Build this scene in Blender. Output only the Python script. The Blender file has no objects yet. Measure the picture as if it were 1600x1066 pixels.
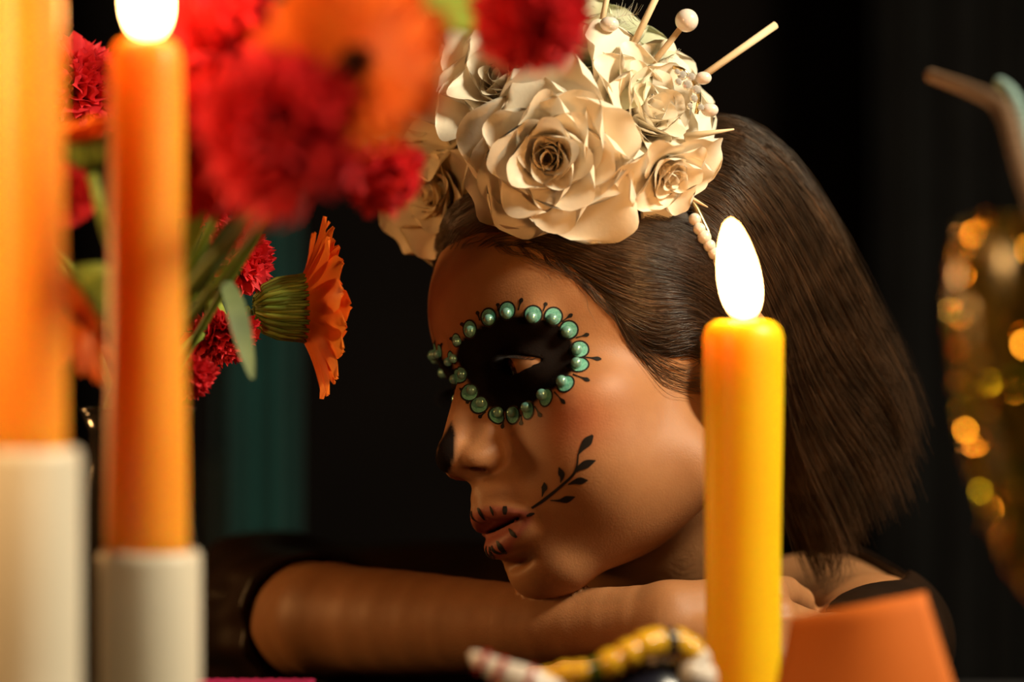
import bpy, math, random
import numpy as np
from mathutils import Vector, Matrix

# ------------------------------------------------------------------ camera, world, light
SC = bpy.context.scene
COL = SC.collection
LENS = 85.0
FPX = 1600 * LENS / 36.0          # focal length in pixels of the 1600 x 1066 frame
CAMZ = 0.923                      # the table top stands at 0.75 m, the lens 17.3 cm above it
TABLE = -17.3                     # table top, centimetres below the lens
cam_d = bpy.data.cameras.new('camera'); cam_d.lens = LENS; cam_d.sensor_width = 36.0
cam_d.clip_start = 0.02; cam_d.clip_end = 30
cam = bpy.data.objects.new('camera', cam_d); COL.objects.link(cam)
cam.location = (0, 0, CAMZ); cam.rotation_euler = (math.pi / 2, 0, 0)
cam_d.dof.use_dof = True; cam_d.dof.focus_distance = 1.125; cam_d.dof.aperture_fstop = 3.0
SC.camera = cam
SC.view_settings.view_transform = 'Standard'; SC.view_settings.look = 'None'
SC.view_settings.gamma = 1.0; SC.view_settings.use_curve_mapping = False
SC.view_settings.exposure = 0.0

wd = bpy.data.worlds.new('room_dark'); SC.world = wd; wd.use_nodes = True
wd.node_tree.nodes['Background'].inputs[0].default_value = (0.5, 0.42, 0.36, 1)
wd.node_tree.nodes['Background'].inputs[1].default_value = 0.004

def area_lamp(name, p, aim, size, energy, color):
    d = bpy.data.lights.new(name, 'AREA'); d.shape = 'DISK'; d.size = size; d.energy = energy; d.color = color
    o = bpy.data.objects.new(name, d); COL.objects.link(o)
    a = Vector((p[0] / 100, p[1] / 100, p[2] / 100 + CAMZ)); b = Vector((aim[0] / 100, aim[1] / 100, aim[2] / 100 + CAMZ))
    o.location = a; o.rotation_euler = (b - a).to_track_quat('-Z', 'Y').to_euler()
    return o
area_lamp('key_lamp_light', (70, 76, 60), (6, 114, 6), 0.24, 17.0, (1.0, 0.88, 0.63))  # key lamp out of view, up to the right
# warm lamps outside the frame; only the far one stands for burning candles
area_lamp('left_fill_light', (-26, 64, 13), (-9, 84, 4), 0.08, 0.95, (1.0, 0.60, 0.26))  # unseen lamp added to brighten the orange candles and front flowers
area_lamp('right_fill_light', (33, 66, 8), (14, 92, -4), 0.06, 0.20, (1.0, 0.62, 0.26))  # unseen lamp added to brighten the yellow candle, card and goblet
area_lamp('far_candles_light', (-62, 128, 2), (-2, 115, 0), 0.10, 1.4, (1.0, 0.50, 0.16))
SC.cycles.max_bounces = 6; SC.cycles.diffuse_bounces = 3; SC.cycles.glossy_bounces = 3; SC.cycles.transmission_bounces = 4
SC.cycles.caustics_reflective = False; SC.cycles.caustics_refractive = False; SC.cycles.adaptive_threshold = 0.06

# ------------------------------------------------------------------ helpers
rnd = random.Random(7)
RNG = np.random.default_rng(11)
WLOC = {}
def conv(V):
    V = np.asarray(V, float).reshape(-1, 3) / 100.0
    V = V.copy(); V[:, 2] += CAMZ
    return V
def px(x, y, d):
    """a point (cm, lens at the origin) seen at pixel x, y and d cm deep"""
    return np.array([(x - 800) / FPX * d, d, (533 - y) / FPX * d])
def thing(name, label, cat, loc, group=None, kind=None):
    o = bpy.data.objects.new(name, None); COL.objects.link(o)
    o.empty_display_size = 0.02
    w = conv(loc)[0]; o.location = w; WLOC[o.name] = w
    tag(o, label, cat, group, kind)
    return o
def tag(o, label=None, cat=None, group=None, kind=None):
    if label: o['label'] = label
    if cat: o['category'] = cat
    if group: o['group'] = group
    if kind: o['kind'] = kind
    return o
def obj(name, V, F, mat, parent=None, smooth=True, raw=False):
    """one mesh object from vertices in cm and faces (list of tuples or an int array)"""
    V = conv(V) if not raw else np.asarray(V, float)
    loc = WLOC[parent.name] if parent is not None else None
    if loc is None:
        base = np.array([(V[:, 0].min() + V[:, 0].max()) / 2, (V[:, 1].min() + V[:, 1].max()) / 2, V[:, 2].min()])
    else:
        base = V.mean(axis=0)
    me = bpy.data.meshes.new(name)
    Vl = V - base
    if isinstance(F, np.ndarray):
        n = F.shape[1]
        me.vertices.add(len(Vl)); me.vertices.foreach_set('co', Vl.astype(np.float32).ravel())
        me.loops.add(F.size); me.loops.foreach_set('vertex_index', F.astype(np.int32).ravel())
        me.polygons.add(len(F)); me.polygons.foreach_set('loop_start', np.arange(0, F.size, n, dtype=np.int32))
        try: me.polygons.foreach_set('loop_total', np.full(len(F), n, np.int32))
        except Exception: pass
        me.update(calc_edges=True); me.validate()
    else:
        assert max(max(f) for f in F) < len(Vl), name
        me.from_pydata([tuple(v) for v in Vl], [], F); me.update()
    if smooth: me.polygons.foreach_set('use_smooth', np.ones(len(me.polygons), bool))
    me.materials.append(mat)
    o = bpy.data.objects.new(name, me); COL.objects.link(o)
    if parent is not None:
        o.parent = parent; o.location = base - loc
    else:
        o.location = base
    WLOC[o.name] = base
    return o
def grid_faces(n, m, close_n=False, close_m=False):
    """faces of an n x m vertex grid (row-major)"""
    F = []
    for i in range(n if close_n else n - 1):
        for j in range(m if close_m else m - 1):
            a = i * m + j; b = i * m + (j + 1) % m
            c = ((i + 1) % n) * m + (j + 1) % m; d = ((i + 1) % n) * m + j
            F.append((a, b, c, d))
    return F
def lathe(profile, seg=32, c=(0, 0, 0)):
    """profile: (radius, z) bottom to top, about the vertical through c"""
    V = []; F = []
    for r, z in profile:
        for k in range(seg):
            a = 2 * math.pi * k / seg
            V.append((c[0] + r * math.cos(a), c[1] + r * math.sin(a), c[2] + z))
    F = grid_faces(len(profile), seg, False, True)
    F.append(tuple(range(seg))[::-1]); n = (len(profile) - 1) * seg
    F.append(tuple(n + k for k in range(seg)))
    return np.array(V), F
def frames(P):
    P = np.asarray(P, float); T = np.gradient(P, axis=0); T /= np.linalg.norm(T, axis=1, keepdims=True) + 1e-9
    up = np.array([0.0, 0, 1.0])
    if abs(T[0] @ up) > 0.9: up = np.array([1.0, 0, 0])
    N = []; n = up - T[0] * (up @ T[0])
    for t in T:
        n = n - t * (n @ t); n = n / (np.linalg.norm(n) + 1e-9); N.append(n)
    N = np.array(N)
    return T, N, np.cross(T, N)
def tube(P, R, seg=8, cap=True, flat=1.0):
    P = np.asarray(P, float); R = np.broadcast_to(np.asarray(R, float), (len(P),))
    T, N, B = frames(P); V = []
    for p, r, n, b in zip(P, R, N, B):
        for k in range(seg):
            a = 2 * math.pi * k / seg
            V.append(p + r * (math.cos(a) * n + flat * math.sin(a) * b))
    F = grid_faces(len(P), seg, False, True)
    if cap:
        F.append(tuple(range(seg))[::-1]); q = (len(P) - 1) * seg; F.append(tuple(q + k for k in range(seg)))
    return np.array(V), F
def curve(pts, n):
    """Catmull-Rom through the points"""
    P = np.asarray(pts, float); Q = np.vstack([2 * P[0] - P[1], P, 2 * P[-1] - P[-2]])
    out = []
    m = len(P) - 1
    for i in range(n):
        t = i / (n - 1) * m; k = min(int(t), m - 1); u = t - k
        a, b, c, d = Q[k], Q[k + 1], Q[k + 2], Q[k + 3]
        out.append(0.5 * (2 * b + (c - a) * u + (2 * a - 5 * b + 4 * c - d) * u * u + (3 * b - a - 3 * c + d) * u ** 3))
    return np.array(out)
def sphere(c, r, nu=16, nv=10, axes=None):
    V = []; c = np.asarray(c, float); r = np.broadcast_to(np.asarray(r, float), (3,))
    A = np.eye(3) if axes is None else np.asarray(axes)
    for i in range(nv + 1):
        th = math.pi * i / nv
        for k in range(nu):
            a = 2 * math.pi * k / nu
            l = np.array([r[0] * math.sin(th) * math.cos(a), r[1] * math.sin(th) * math.sin(a), -r[2] * math.cos(th)])
            V.append(c + A @ l)
    return np.array(V), grid_faces(nv + 1, nu, False, True)
def join(parts):
    V = []; F = []; o = 0
    for v, f in parts:
        V.append(np.asarray(v)); F += [tuple(i + o for i in q) for q in f]; o += len(v)
    return np.vstack(V), F
def basis(n, hint=(0, 0, 1)):
    n = np.asarray(n, float); n = n / np.linalg.norm(n); h = np.asarray(hint, float)
    if abs(h @ n) > 0.95: h = np.array([1.0, 0, 0])
    a = np.cross(h, n); a /= np.linalg.norm(a); b = np.cross(n, a)
    return a, b, n

# ------------------------------------------------------------------ materials (all node based)
def material(name, c1, c2=None, scale=40, rough=0.5, spec=0.5, metal=0.0, bump=0.0, bscale=200, sss=0.0, srad=(1, .4, .2), sscale=0.01,
             trans=0.0, transl=0.0, sheen=0.0, coat=0.0, emis=None, estr=0.0, stretch=None, ior=1.45, attr=None, alpha=1.0):
    m = bpy.data.materials.new(name); m.use_nodes = True; nt = m.node_tree; N = nt.nodes; K = nt.links
    b = N['Principled BSDF']; out = N['Material Output']
    b.inputs['Roughness'].default_value = rough; b.inputs['Metallic'].default_value = metal
    b.inputs['Specular IOR Level'].default_value = spec; b.inputs['IOR'].default_value = ior
    b.inputs['Transmission Weight'].default_value = trans; b.inputs['Coat Weight'].default_value = coat
    b.inputs['Sheen Weight'].default_value = sheen
    tc = N.new('ShaderNodeTexCoord'); mp = N.new('ShaderNodeMapping'); K.new(tc.outputs['Object'], mp.inputs[0])
    if stretch: mp.inputs['Scale'].default_value = stretch
    nz = N.new('ShaderNodeTexNoise'); nz.inputs['Scale'].default_value = scale; nz.inputs['Detail'].default_value = 4
    K.new(mp.outputs[0], nz.inputs['Vector'])
    mx = N.new('ShaderNodeMix'); mx.data_type = 'RGBA'
    rp = N.new('ShaderNodeMapRange'); rp.inputs[1].default_value = 0.35; rp.inputs[2].default_value = 0.65
    K.new(nz.outputs[0], rp.inputs[0]); K.new(rp.outputs[0], mx.inputs[0])
    c2 = c2 or c1
    mx.inputs[6].default_value = (*c1, 1); mx.inputs[7].default_value = (*c2, 1)
    col = mx.outputs[2]
    if attr:
        at = N.new('ShaderNodeAttribute'); at.attribute_name = attr
        mu = N.new('ShaderNodeMix'); mu.data_type = 'RGBA'; mu.blend_type = 'MULTIPLY'; mu.inputs[0].default_value = 1.0
        K.new(at.outputs['Color'], mu.inputs[6]); K.new(col, mu.inputs[7]); col = mu.outputs[2]
        if attr == 'paint':      # black paint is duller than skin
            bw = N.new('ShaderNodeRGBToBW'); K.new(at.outputs['Color'], bw.inputs[0])
            r1 = N.new('ShaderNodeMapRange'); r1.inputs[2].default_value = .12; r1.inputs[3].default_value = .9; r1.inputs[4].default_value = rough
            r2 = N.new('ShaderNodeMapRange'); r2.inputs[2].default_value = .12; r2.inputs[3].default_value = .04; r2.inputs[4].default_value = spec
            K.new(bw.outputs[0], r1.inputs[0]); K.new(bw.outputs[0], r2.inputs[0])
            K.new(r1.outputs[0], b.inputs['Roughness']); K.new(r2.outputs[0], b.inputs['Specular IOR Level'])
    K.new(col, b.inputs['Base Color'])
    if sss > 0:
        b.inputs['Subsurface Weight'].default_value = sss; b.inputs['Subsurface Radius'].default_value = srad
        b.inputs['Subsurface Scale'].default_value = sscale
    if emis:
        b.inputs['Emission Color'].default_value = (*emis, 1); b.inputs['Emission Strength'].default_value = estr
    if bump > 0:
        n2 = N.new('ShaderNodeTexNoise'); n2.inputs['Scale'].default_value = bscale; n2.inputs['Detail'].default_value = 3
        K.new(mp.outputs[0], n2.inputs['Vector'])
        bp = N.new('ShaderNodeBump'); bp.inputs['Strength'].default_value = bump; bp.inputs['Distance'].default_value = 0.001
        K.new(n2.outputs[0], bp.inputs['Height']); K.new(bp.outputs[0], b.inputs['Normal'])
    if transl > 0:
        tl = N.new('ShaderNodeBsdfTranslucent'); K.new(col, tl.inputs[0])
        ms = N.new('ShaderNodeMixShader'); ms.inputs[0].default_value = transl
        K.new(b.outputs[0], ms.inputs[1]); K.new(tl.outputs[0], ms.inputs[2]); K.new(ms.outputs[0], out.inputs[0])
    return m
def flame_material(name, strength):
    m = bpy.data.materials.new(name); m.use_nodes = True; nt = m.node_tree; N = nt.nodes; K = nt.links
    for n in list(N): N.remove(n)
    out = N.new('ShaderNodeOutputMaterial'); e = N.new('ShaderNodeEmission'); tc = N.new('ShaderNodeTexCoord')
    sp = N.new('ShaderNodeSeparateXYZ'); K.new(tc.outputs['Generated'], sp.inputs[0])
    cr = N.new('ShaderNodeValToRGB'); cr.color_ramp.elements[0].position = 0.0; cr.color_ramp.elements[0].color = (0.25, 0.07, 0.02, 1)
    cr.color_ramp.elements[1].position = 0.22; cr.color_ramp.elements[1].color = (1, 0.50, 0.17, 1)
    x = cr.color_ramp.elements.new(1.0); x.color = (1, 0.42, 0.10, 1)
    K.new(sp.outputs[2], cr.inputs[0]); K.new(cr.outputs[0], e.inputs[0]); e.inputs[1].default_value = strength
    K.new(e.outputs[0], out.inputs[0])
    return m

M = dict(
    wall=material('dark_plaster', (.020, .014, .012), (.014, .010, .009), 3, .9, .2, bump=.2, bscale=40),
    floor=material('dark_boards', (.03, .02, .015), (.02, .013, .01), 6, .5),
    teal=material('teal_velvet', (.010, .13, .115), (.008, .10, .09), 20, .8, .2, sheen=.3),
    greycloth=material('grey_drape', (.030, .028, .027), (.022, .02, .02), 12, .8, .2),
    greypanel=material('grey_paint', (.34, .40, .40), (.28, .34, .34), 10, .6),
    tabletop=material('black_tablecloth', (.012, .010, .010), (.008, .006, .006), 60, .8, .2, bump=.3, bscale=900),
    wood=material('dark_wood', (.05, .025, .012), (.03, .015, .008), 14, .5, stretch=(1, 8, 1)),
    pink=material('pink_knit', (.45, .02, .10), (.30, .01, .06), 300, .8, .2, bump=.8, bscale=700),
    skin=material('skin', (1, 1, 1), (.93, .90, .88), 90, .52, .38, bump=.16, bscale=1100, sss=.10, srad=(1, .35, .15), sscale=.004, attr='paint'),
    eye=None,
    black_paint=material('black_face_paint', (.006, .004, .003), (.010, .007, .005), 200, .55, .3),
    teal_paint=material('teal_glitter_paint', (.10, .40, .30), (.20, .55, .42), 900, .35, .6, bump=.6, bscale=2500),
    teal_pearl=material('teal_pearl', (.16, .42, .34), (.24, .50, .42), 30, .16, .8, metal=.35, coat=.6),
    white_pearl=material('cream_pearl', (.86, .76, .66), (.80, .68, .60), 30, .18, .7, coat=.5, sss=.2, sscale=.003),
    hair=material('dark_brown_hair', (.088, .047, .024), (.042, .023, .012), 60, .30, .65, attr='tone'),
    hairbase=material('dark_brown_hair_mass', (.030, .016, .008), (.020, .011, .006), 80, .6, .3),
    satin=material('black_satin', (.022, .010, .005), (.012, .006, .003), 20, .38, .35),
    petal_white=material('cream_silk_petal', (.96, .86, .70), (.92, .80, .62), 25, .42, .35, transl=.24, bump=.12, bscale=500),
    petal_candle_tint=material('candle_tint_silk_petal', (.92, .78, .52), (.86, .70, .44), 25, .5, .3, transl=.3, bump=.12, bscale=500),  # cream petals with the candles' amber light put into the colour
    petal_green=material('pale_green_silk_petal', (.78, .80, .55), (.84, .82, .62), 25, .45, .3, transl=.3),
    petal_red=material('red_carnation_petal', (.80, .040, .050), (.70, .026, .036), 120, .55, .25, transl=.30),
    petal_orange=material('orange_gerbera_petal', (.92, .22, .022), (.85, .15, .015), 90, .5, .3, transl=.32),
    gerbera_eye=material('gerbera_disc_florets', (.05, .012, .008), (.10, .03, .01), 700, .8, .2, bump=.8, bscale=900),
    green=material('stem_green', (.22, .30, .05), (.14, .22, .03), 60, .5, .4, transl=.15),
    lime=material('calyx_green', (.34, .40, .06), (.22, .30, .04), 80, .5, .4),
    leaf=material('leaf_green', (.10, .17, .04), (.07, .12, .03), 60, .45, .5, transl=.2),
    leaf_pale=material('pale_leaf_green', (.20, .26, .12), (.15, .20, .09), 60, .5, .4, transl=.2),
    stick=material('pale_wood_stick', (.78, .58, .36), (.66, .46, .26), 40, .55, .3, stretch=(1, 1, .1)),
    gold=material('gold_wire', (.85, .62, .30), None, 10, .22, .6, metal=1.0),
    rhine=material('clear_rhinestone', (.95, .90, .82), None, 10, .04, .8, metal=.55, coat=1.0),
    feather=material('cream_feather', (.85, .82, .70), (.80, .76, .62), 100, .6, .3, transl=.3),
    wax_orange=material('orange_wax', (1.0, .34, .026), (.98, .31, .022), 20, .42, .4, sss=1.0, srad=(1.0, .42, .06), sscale=.022),
    wax_yellow=material('yellow_wax', (.90, .50, .008), (.88, .47, .007), 20, .40, .4, sss=1.0, srad=(1.0, .60, .06), sscale=.036),
    wick=material('charred_wick', (.02, .015, .012), None, 50, .9, .1),
    flame=flame_material('candle_flame', 55.0),
    holder=material('white_glazed_ceramic', (.78, .70, .56), (.72, .64, .50), 12, .35, .5),
    vase=material('smoky_brown_glass', (.030, .022, .016), (.024, .018, .012), 10, .12, .5),
    goldglass=material('dark_amber_glass', (.16, .09, .008), (.13, .09, .008), 25, .18, .7, metal=.2),
    greenglass=material('green_gold_stud', (.45, .62, .03), (.6, .6, .04), 25, .08, .7, metal=1.0),
    goldstud=material('gold_stud', (.95, .58, .08), (.90, .50, .05), 25, .06, .8, metal=1.0),
    straw=material('cream_straw', (.17, .10, .055), (.14, .08, .045), 30, .5, .4),
    straw_teal=material('pale_teal_straw', (.22, .33, .30), (.19, .28, .26), 30, .5, .4),
    paper=material('orange_card', (.62, .155, .022), (.58, .14, .02), 18, .7, .2, transl=.12),
    dish_white=material('glazed_white', (.75, .68, .60), (.70, .60, .52), 30, .2, .6),
    dish_red=material('glazed_red', (.45, .03, .02), (.35, .02, .015), 60, .2, .6),
    dish_yellow=material('glazed_yellow', (.80, .48, .02), (.75, .40, .02), 60, .15, .7),
    dish_green=material('glazed_green', (.10, .16, .015), (.07, .12, .01), 60, .18, .6),
    dish_blue=material('glazed_dark_blue', (.012, .012, .022), (.008, .008, .016), 40, .2, .5),
)

# ------------------------------------------------------------------ the room
def box(name, x0, x1, y0, y1, z0, z1, mat, parent=None):
    V = [(x, y, z) for x in (x0, x1) for y in (y0, y1) for z in (z0, z1)]
    F = [(0, 1, 3, 2), (4, 6, 7, 5), (0, 4, 5, 1), (2, 3, 7, 6), (0, 2, 6, 4), (1, 5, 7, 3)]
    return obj(name, V, F, mat, parent, smooth=False)
FL = -CAMZ * 100
tag(box('floor', -220, 220, -160, 330, FL - 4, FL, M['floor']), kind='structure')
tag(box('ceiling', -220, 220, -160, 330, FL + 260, FL + 264, M['wall']), kind='structure')
tag(box('wall_back', -220, 220, 330, 336, FL, FL + 260, M['wall']), kind='structure')
tag(box('wall_front', -220, 220, -166, -160, FL, FL + 260, M['wall']), kind='structure')
tag(box('wall_left', -226, -220, -160, 330, FL, FL + 260, M['wall']), kind='structure')
tag(box('wall_right', 220, 226, -160, 330, FL, FL + 260, M['wall']), kind='structure')
def drape(name, x0, x1, y, amp, waves, mat, label, z1=FL + 240):
    n = 90; V = []
    for i in range(n):
        t = i / (n - 1); x = x0 + (x1 - x0) * t
        yy = y + amp * math.sin(waves * 2 * math.pi * t + .6 * math.sin(9 * t)) + .4 * amp * math.sin(waves * 4.7 * math.pi * t)
        for z in (FL + 2, (FL + z1) / 2, z1): V.append((x, yy, z))
    W = np.array(V); W2 = W.copy(); W2[:, 1] += .6
    F = grid_faces(n, 3); m = len(W)
    F = F + [tuple(i + m for i in f[::-1]) for f in F]
    o = obj(name, np.vstack([W, W2]), F, mat)
    return tag(o, label, 'curtain')
drape('curtain', -31.6, -23.5, 262, 1.6, 3, M['teal'], 'narrow dark teal curtain hanging behind the orange daisy')
drape('curtain', 42, 64, 280, 2.2, 4, M['greycloth'], 'dark grey curtain hanging behind the gold goblet')
# a pale painted board leaning against the wall beside the teal curtain
tag(box('painted_board', -34.2, -31.2, 268, 271, FL, -13.0, M['greypanel']), 'narrow grey painted board standing beside the teal curtain', 'board')

# ------------------------------------------------------------------ the table
tb = thing('table', 'wide wooden table under a black cloth, everything stands on it', 'table', (0, 80, FL))
box('tabletop', -85, 85, 42, 124, TABLE - 3.2, TABLE - .3, M['wood'], tb)
for sx in (-80, 80):
    for sy in (47, 119):
        box('leg', sx - 2.5, sx + 2.5, sy - 2.5, sy + 2.5, FL, TABLE - 3.2, M['wood'], tb)
def tablecloth():
    n, m = 60, 40; V = []
    for i in range(n):
        for j in range(m):
            s = i / (n - 1); t = j / (m - 1)
            x = -97 + 194 * s; y = 30 + 96.5 * t
            over = max(abs(x) - 85.3, 0) + max(41.7 - y, 0) + max(y - 124.3, 0) * 4
            z = TABLE - .02 - .28 * 0 - over * .9
            x2 = max(min(x, 85.6 + .25 * math.sin(y * .5)), -85.6 - .25 * math.sin(y * .5))
            y2 = min(max(y, 41.4 + .3 * math.sin(x * .4)), 124.5)
            V.append((x2, y2, z))
    V = np.array(V); W = V.copy(); W[:, 2] -= .12
    F = grid_faces(n, m); q = len(V)
    o = obj('tablecloth', np.vstack([V, W]), F + [tuple(i + q for i in f[::-1]) for f in F], M['tabletop'])
    tag(o, 'black cloth spread over the whole table top', 'tablecloth')
tablecloth()
def pink_cloth():
    root = thing('folded_cloth', 'folded pink knitted cloth lying on the table before the elbow', 'cloth', (-11.3, 102, TABLE))
    for k in range(4):
        n, m = 26, 14; V = []
        z = TABLE + .04 + k * .66
        for i in range(n):
            for j in range(m):
                a = 2 * math.pi * j / m
                cx, cz = math.cos(a), math.sin(a)
                w = 4.1 - .15 * (k % 2)
                yy = 102 + w * np.sign(cx) * abs(cx) ** .4
                zz = z + .32 + .31 * np.sign(cz) * abs(cz) ** .6 + .03 * math.sin(i * 2.4 + j)
                V.append((-13.9 + 5.3 * i / (n - 1) + .12 * math.sin(k * 2.1), yy, zz))
        F = grid_faces(n, m, False, True); F.append(tuple(range(m))[::-1]); F.append(tuple((n - 1) * m + q for q in range(m)))
        obj('fold', V, F, M['pink'], root)
pink_cloth()

# ------------------------------------------------------------------ the person: one implicit surface, meshed with surface nets
def smin(a,b,k):
    h=np.clip(.5+.5*(b-a)/k,0,1); return b+(a-b)*h-k*h*(1-h)
def smax(a,b,k): return -smin(-a,-b,k)
def ell(x,y,z,c,r):
    x=x-c[0];y=y-c[1];z=z-c[2]
    k0=np.sqrt((x/r[0])**2+(y/r[1])**2+(z/r[2])**2)+1e-6
    k1=np.sqrt((x/r[0]**2)**2+(y/r[1]**2)**2+(z/r[2]**2)**2)+1e-6
    return k0*(k0-1)/k1
def cap(x,y,z,a,b,r1,r2):
    bx,by,bz=b[0]-a[0],b[1]-a[1],b[2]-a[2]
    X=x-a[0];Y=y-a[1];Z=z-a[2]
    t=np.clip((X*bx+Y*by+Z*bz)/(bx*bx+by*by+bz*bz),0,1)
    return np.sqrt((X-t*bx)**2+(Y-t*by)**2+(Z-t*bz)**2)-(r1+(r2-r1)*t)
def rotm(a,b,c):
    ca,sa,cb,sb,cc,sc=np.cos(a),np.sin(a),np.cos(b),np.sin(b),np.cos(c),np.sin(c)
    return np.array([[1,0,0],[0,ca,-sa],[0,sa,ca]])@np.array([[cb,0,sb],[0,1,0],[-sb,0,cb]])@np.array([[cc,-sc,0],[sc,cc,0],[0,0,1]])
HB=np.array([[0,-1,0],[-1,0,0],[0,0,1.]])
EYE=(3.12,7.05,-.62); ER=1.2
NOSTRIL=True
def head_sdf(u0,v,w):
    u=np.sqrt(u0*u0+.0025)
    d=ell(u,v,w,(0,-.4,3.4),(7.0,9.2,7.4))
    d=smin(d,ell(u,v,w,(0,2.75,2.6),(6.2,6.8,5.4)),2.0)
    d=smin(d,ell(u,v,w,(0,3.0,-3.6),(5.6,5.6,6.4)),1.8)
    d=smin(d,cap(u,v,w,(4.2,1.0,-6.6),(1.1,6.6,-9.3),1.7,1.4),2.4)
    d=smin(d,ell(u,v,w,(0,6.85,-9.75),(2.0,1.65,1.35)),1.2)
    d=smin(d,ell(u,v,w,(4.3,5.2,-2.9),(1.9,2.2,1.6)),1.6)
    d=smin(d,ell(u,v,w,(3.1,4.9,-5.6),(2.7,2.9,3.0)),1.6)
    d=smin(d,ell(u,v,w,(0,6.35,-6.9),(3.0,2.9,2.4)),1.4)
    d=smin(d,cap(u,v,w,(.7,8.6,1.0),(4.2,7.1,1.3),.75,.6),1.2)
    # socket
    d=smax(d,-ell(u,v,w,(2.9,9.3,-.55),(1.6,1.25,.95)),.9)
    # lids
    d=smin(d,np.sqrt((u-EYE[0])**2+(v-EYE[1])**2+(w-EYE[2])**2)-1.36,.45)
    # nose
    n=cap(u,v,w,(0,8.45,.3),(0,10.4,-3.4),.62,.66)
    n=smin(n,cap(u,v,w,(.45,8.3,-.6),(.75,9.1,-3.8),.45,.8),.8)
    n=smin(n,np.sqrt(u*u+(v-10.65)**2+(w+3.95)**2)-.77,.5)
    n=smin(n,ell(u,v,w,(.98,9.55,-4.3),(.72,1.05,.68)),.55)
    n=smin(n,cap(u,v,w,(0,10.4,-4.55),(0,9.5,-5.0),.34,.4),.3)
    d=smin(d,n,.55)
    q=smin(cap(u,v,w,(.74,10.42,-4.80),(.98,9.85,-4.92),.19,.26),cap(u,v,w,(.86,10.12,-4.82),(.5,9.7,-4.05),.27,.25),.15)
    if NOSTRIL: d=smax(d,-q,.18)
    # philtrum
    d=smax(d,-cap(u,v,w,(0,10.4,-5.5),(0,10.35,-6.2),.2,.25),.35)
    d=smin(d,ell(u,v,w,(0,7.9,-6.05),(1.9,2.05,1.2)),.7)
    # lips
    ex=.6*np.clip(u-1.9,0,9)**2; vc=9.62-.185*u*u-ex; wc=-6.72-.02*u*u-.09*u*u+.10*np.exp(-(u-.55)**2/.12)-.05*np.exp(-u*u/.05)
    r=np.clip(.46*np.sqrt(np.clip(1-(u/2.7)**2,0,1)),.03,1)
    up=np.sqrt((v-vc)**2+((w-wc)*1.05)**2)-r
    vc2=8.98-.13*u*u-ex; wc2=-8.45+.01*u*u+.085*u*u
    r2=np.clip(.65*np.sqrt(np.clip(1-(u/2.65)**2,0,1)),.03,1)
    lo=np.sqrt((v-vc2)**2+((w-wc2)*1.0)**2)-r2
    up=up*.9+1.6*np.clip(u-2.25,0,9)**1.5;lo=lo*.9+1.6*np.clip(u-2.2,0,9)**1.5
    d=smin(d,up,.35);d=smin(d,lo,.35)
    # mouth slit
    wm=-7.5+.03*u*u; h=.12*np.clip(1-(u/2.2)**2,-1,1)-.0
    sl=np.maximum(np.maximum(np.abs(w-wm)-h,u-2.42),8.25-v)
    d=smax(d,-sl,.12)
    # sublabial
    d=smax(d,-ell(u,v,w,(0,9.1,-9.25),(1.7,1.1,.35)),.5)
    # eye opening
    xx=u-EYE[0];zz=w-EYE[2]+.08*xx
    op=np.where(zz>0,zz-.52*(1-(xx/1.42)**2),-zz-.40*(1-(xx/1.42)**2))
    op=np.maximum(op*.7,7.3-v)
    d=smax(d,-op,.07)
    # ear
    e=ell(u,v*.94+w*.34,w*.94-v*.34,(6.6,-2.7,-1.6),(.7,1.7,2.9))
    e=smax(e,-ell(u,v*.94+w*.34,w*.94-v*.34,(7.45,-2.3,-1.8),(.7,1.0,1.7)),.3)
    d=smin(d,e,.35)
    return d

POSE = (-0.19922013, -0.20581561, 0.45378573)
HT = np.array([5.77338349, 118.27385884, -0.65296601])
HM = rotm(*POSE) @ HB
def to_head(P): return (P - HT) @ HM
def from_head(L): return np.asarray(L, float) @ HM.T + HT
def chain(P, pts, k=.6, flat=None):
    d = None
    for (a, ra), (b, rb) in zip(pts[:-1], pts[1:]):
        c = cap(P[:, 0], P[:, 1], P[:, 2], a, b, ra, rb)
        d = c if d is None else smin(d, c, k)
    return d
def smooth_chain(P, pts):
    """a limb: one smooth tapering tube through the joints"""
    C = curve([(*p, r) for p, r in pts], 13)
    return chain(P, [(tuple(c[:3]), c[3]) for c in C], .08)
ARM_R = [((-9.3, 123.0, -14.2), 2.78), ((-5.5, 119.8, -14.0), 2.62), ((-1.0, 116.4, -13.75), 2.2), ((3.2, 113.3, -13.4), 1.83), ((7.2, 110.8, -12.7), 1.55)]
UPARM_R = [((-9.3, 123.0, -14.2), 2.78), ((-12.0, 131, -15.2), 3.4), ((-14.5, 140, -16.2), 4.3)]
ARM_L = [((6.6, 107.6, -15.75), 1.45), ((11, 108.8, -15.1), 1.95), ((16.5, 111.5, -14.6), 2.5)]
UPARM_L = [((16.5, 111.5, -14.6), 2.6), ((18.0, 120, -14.9), 3.2), ((17.0, 129, -15.8), 4.4)]
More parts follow.
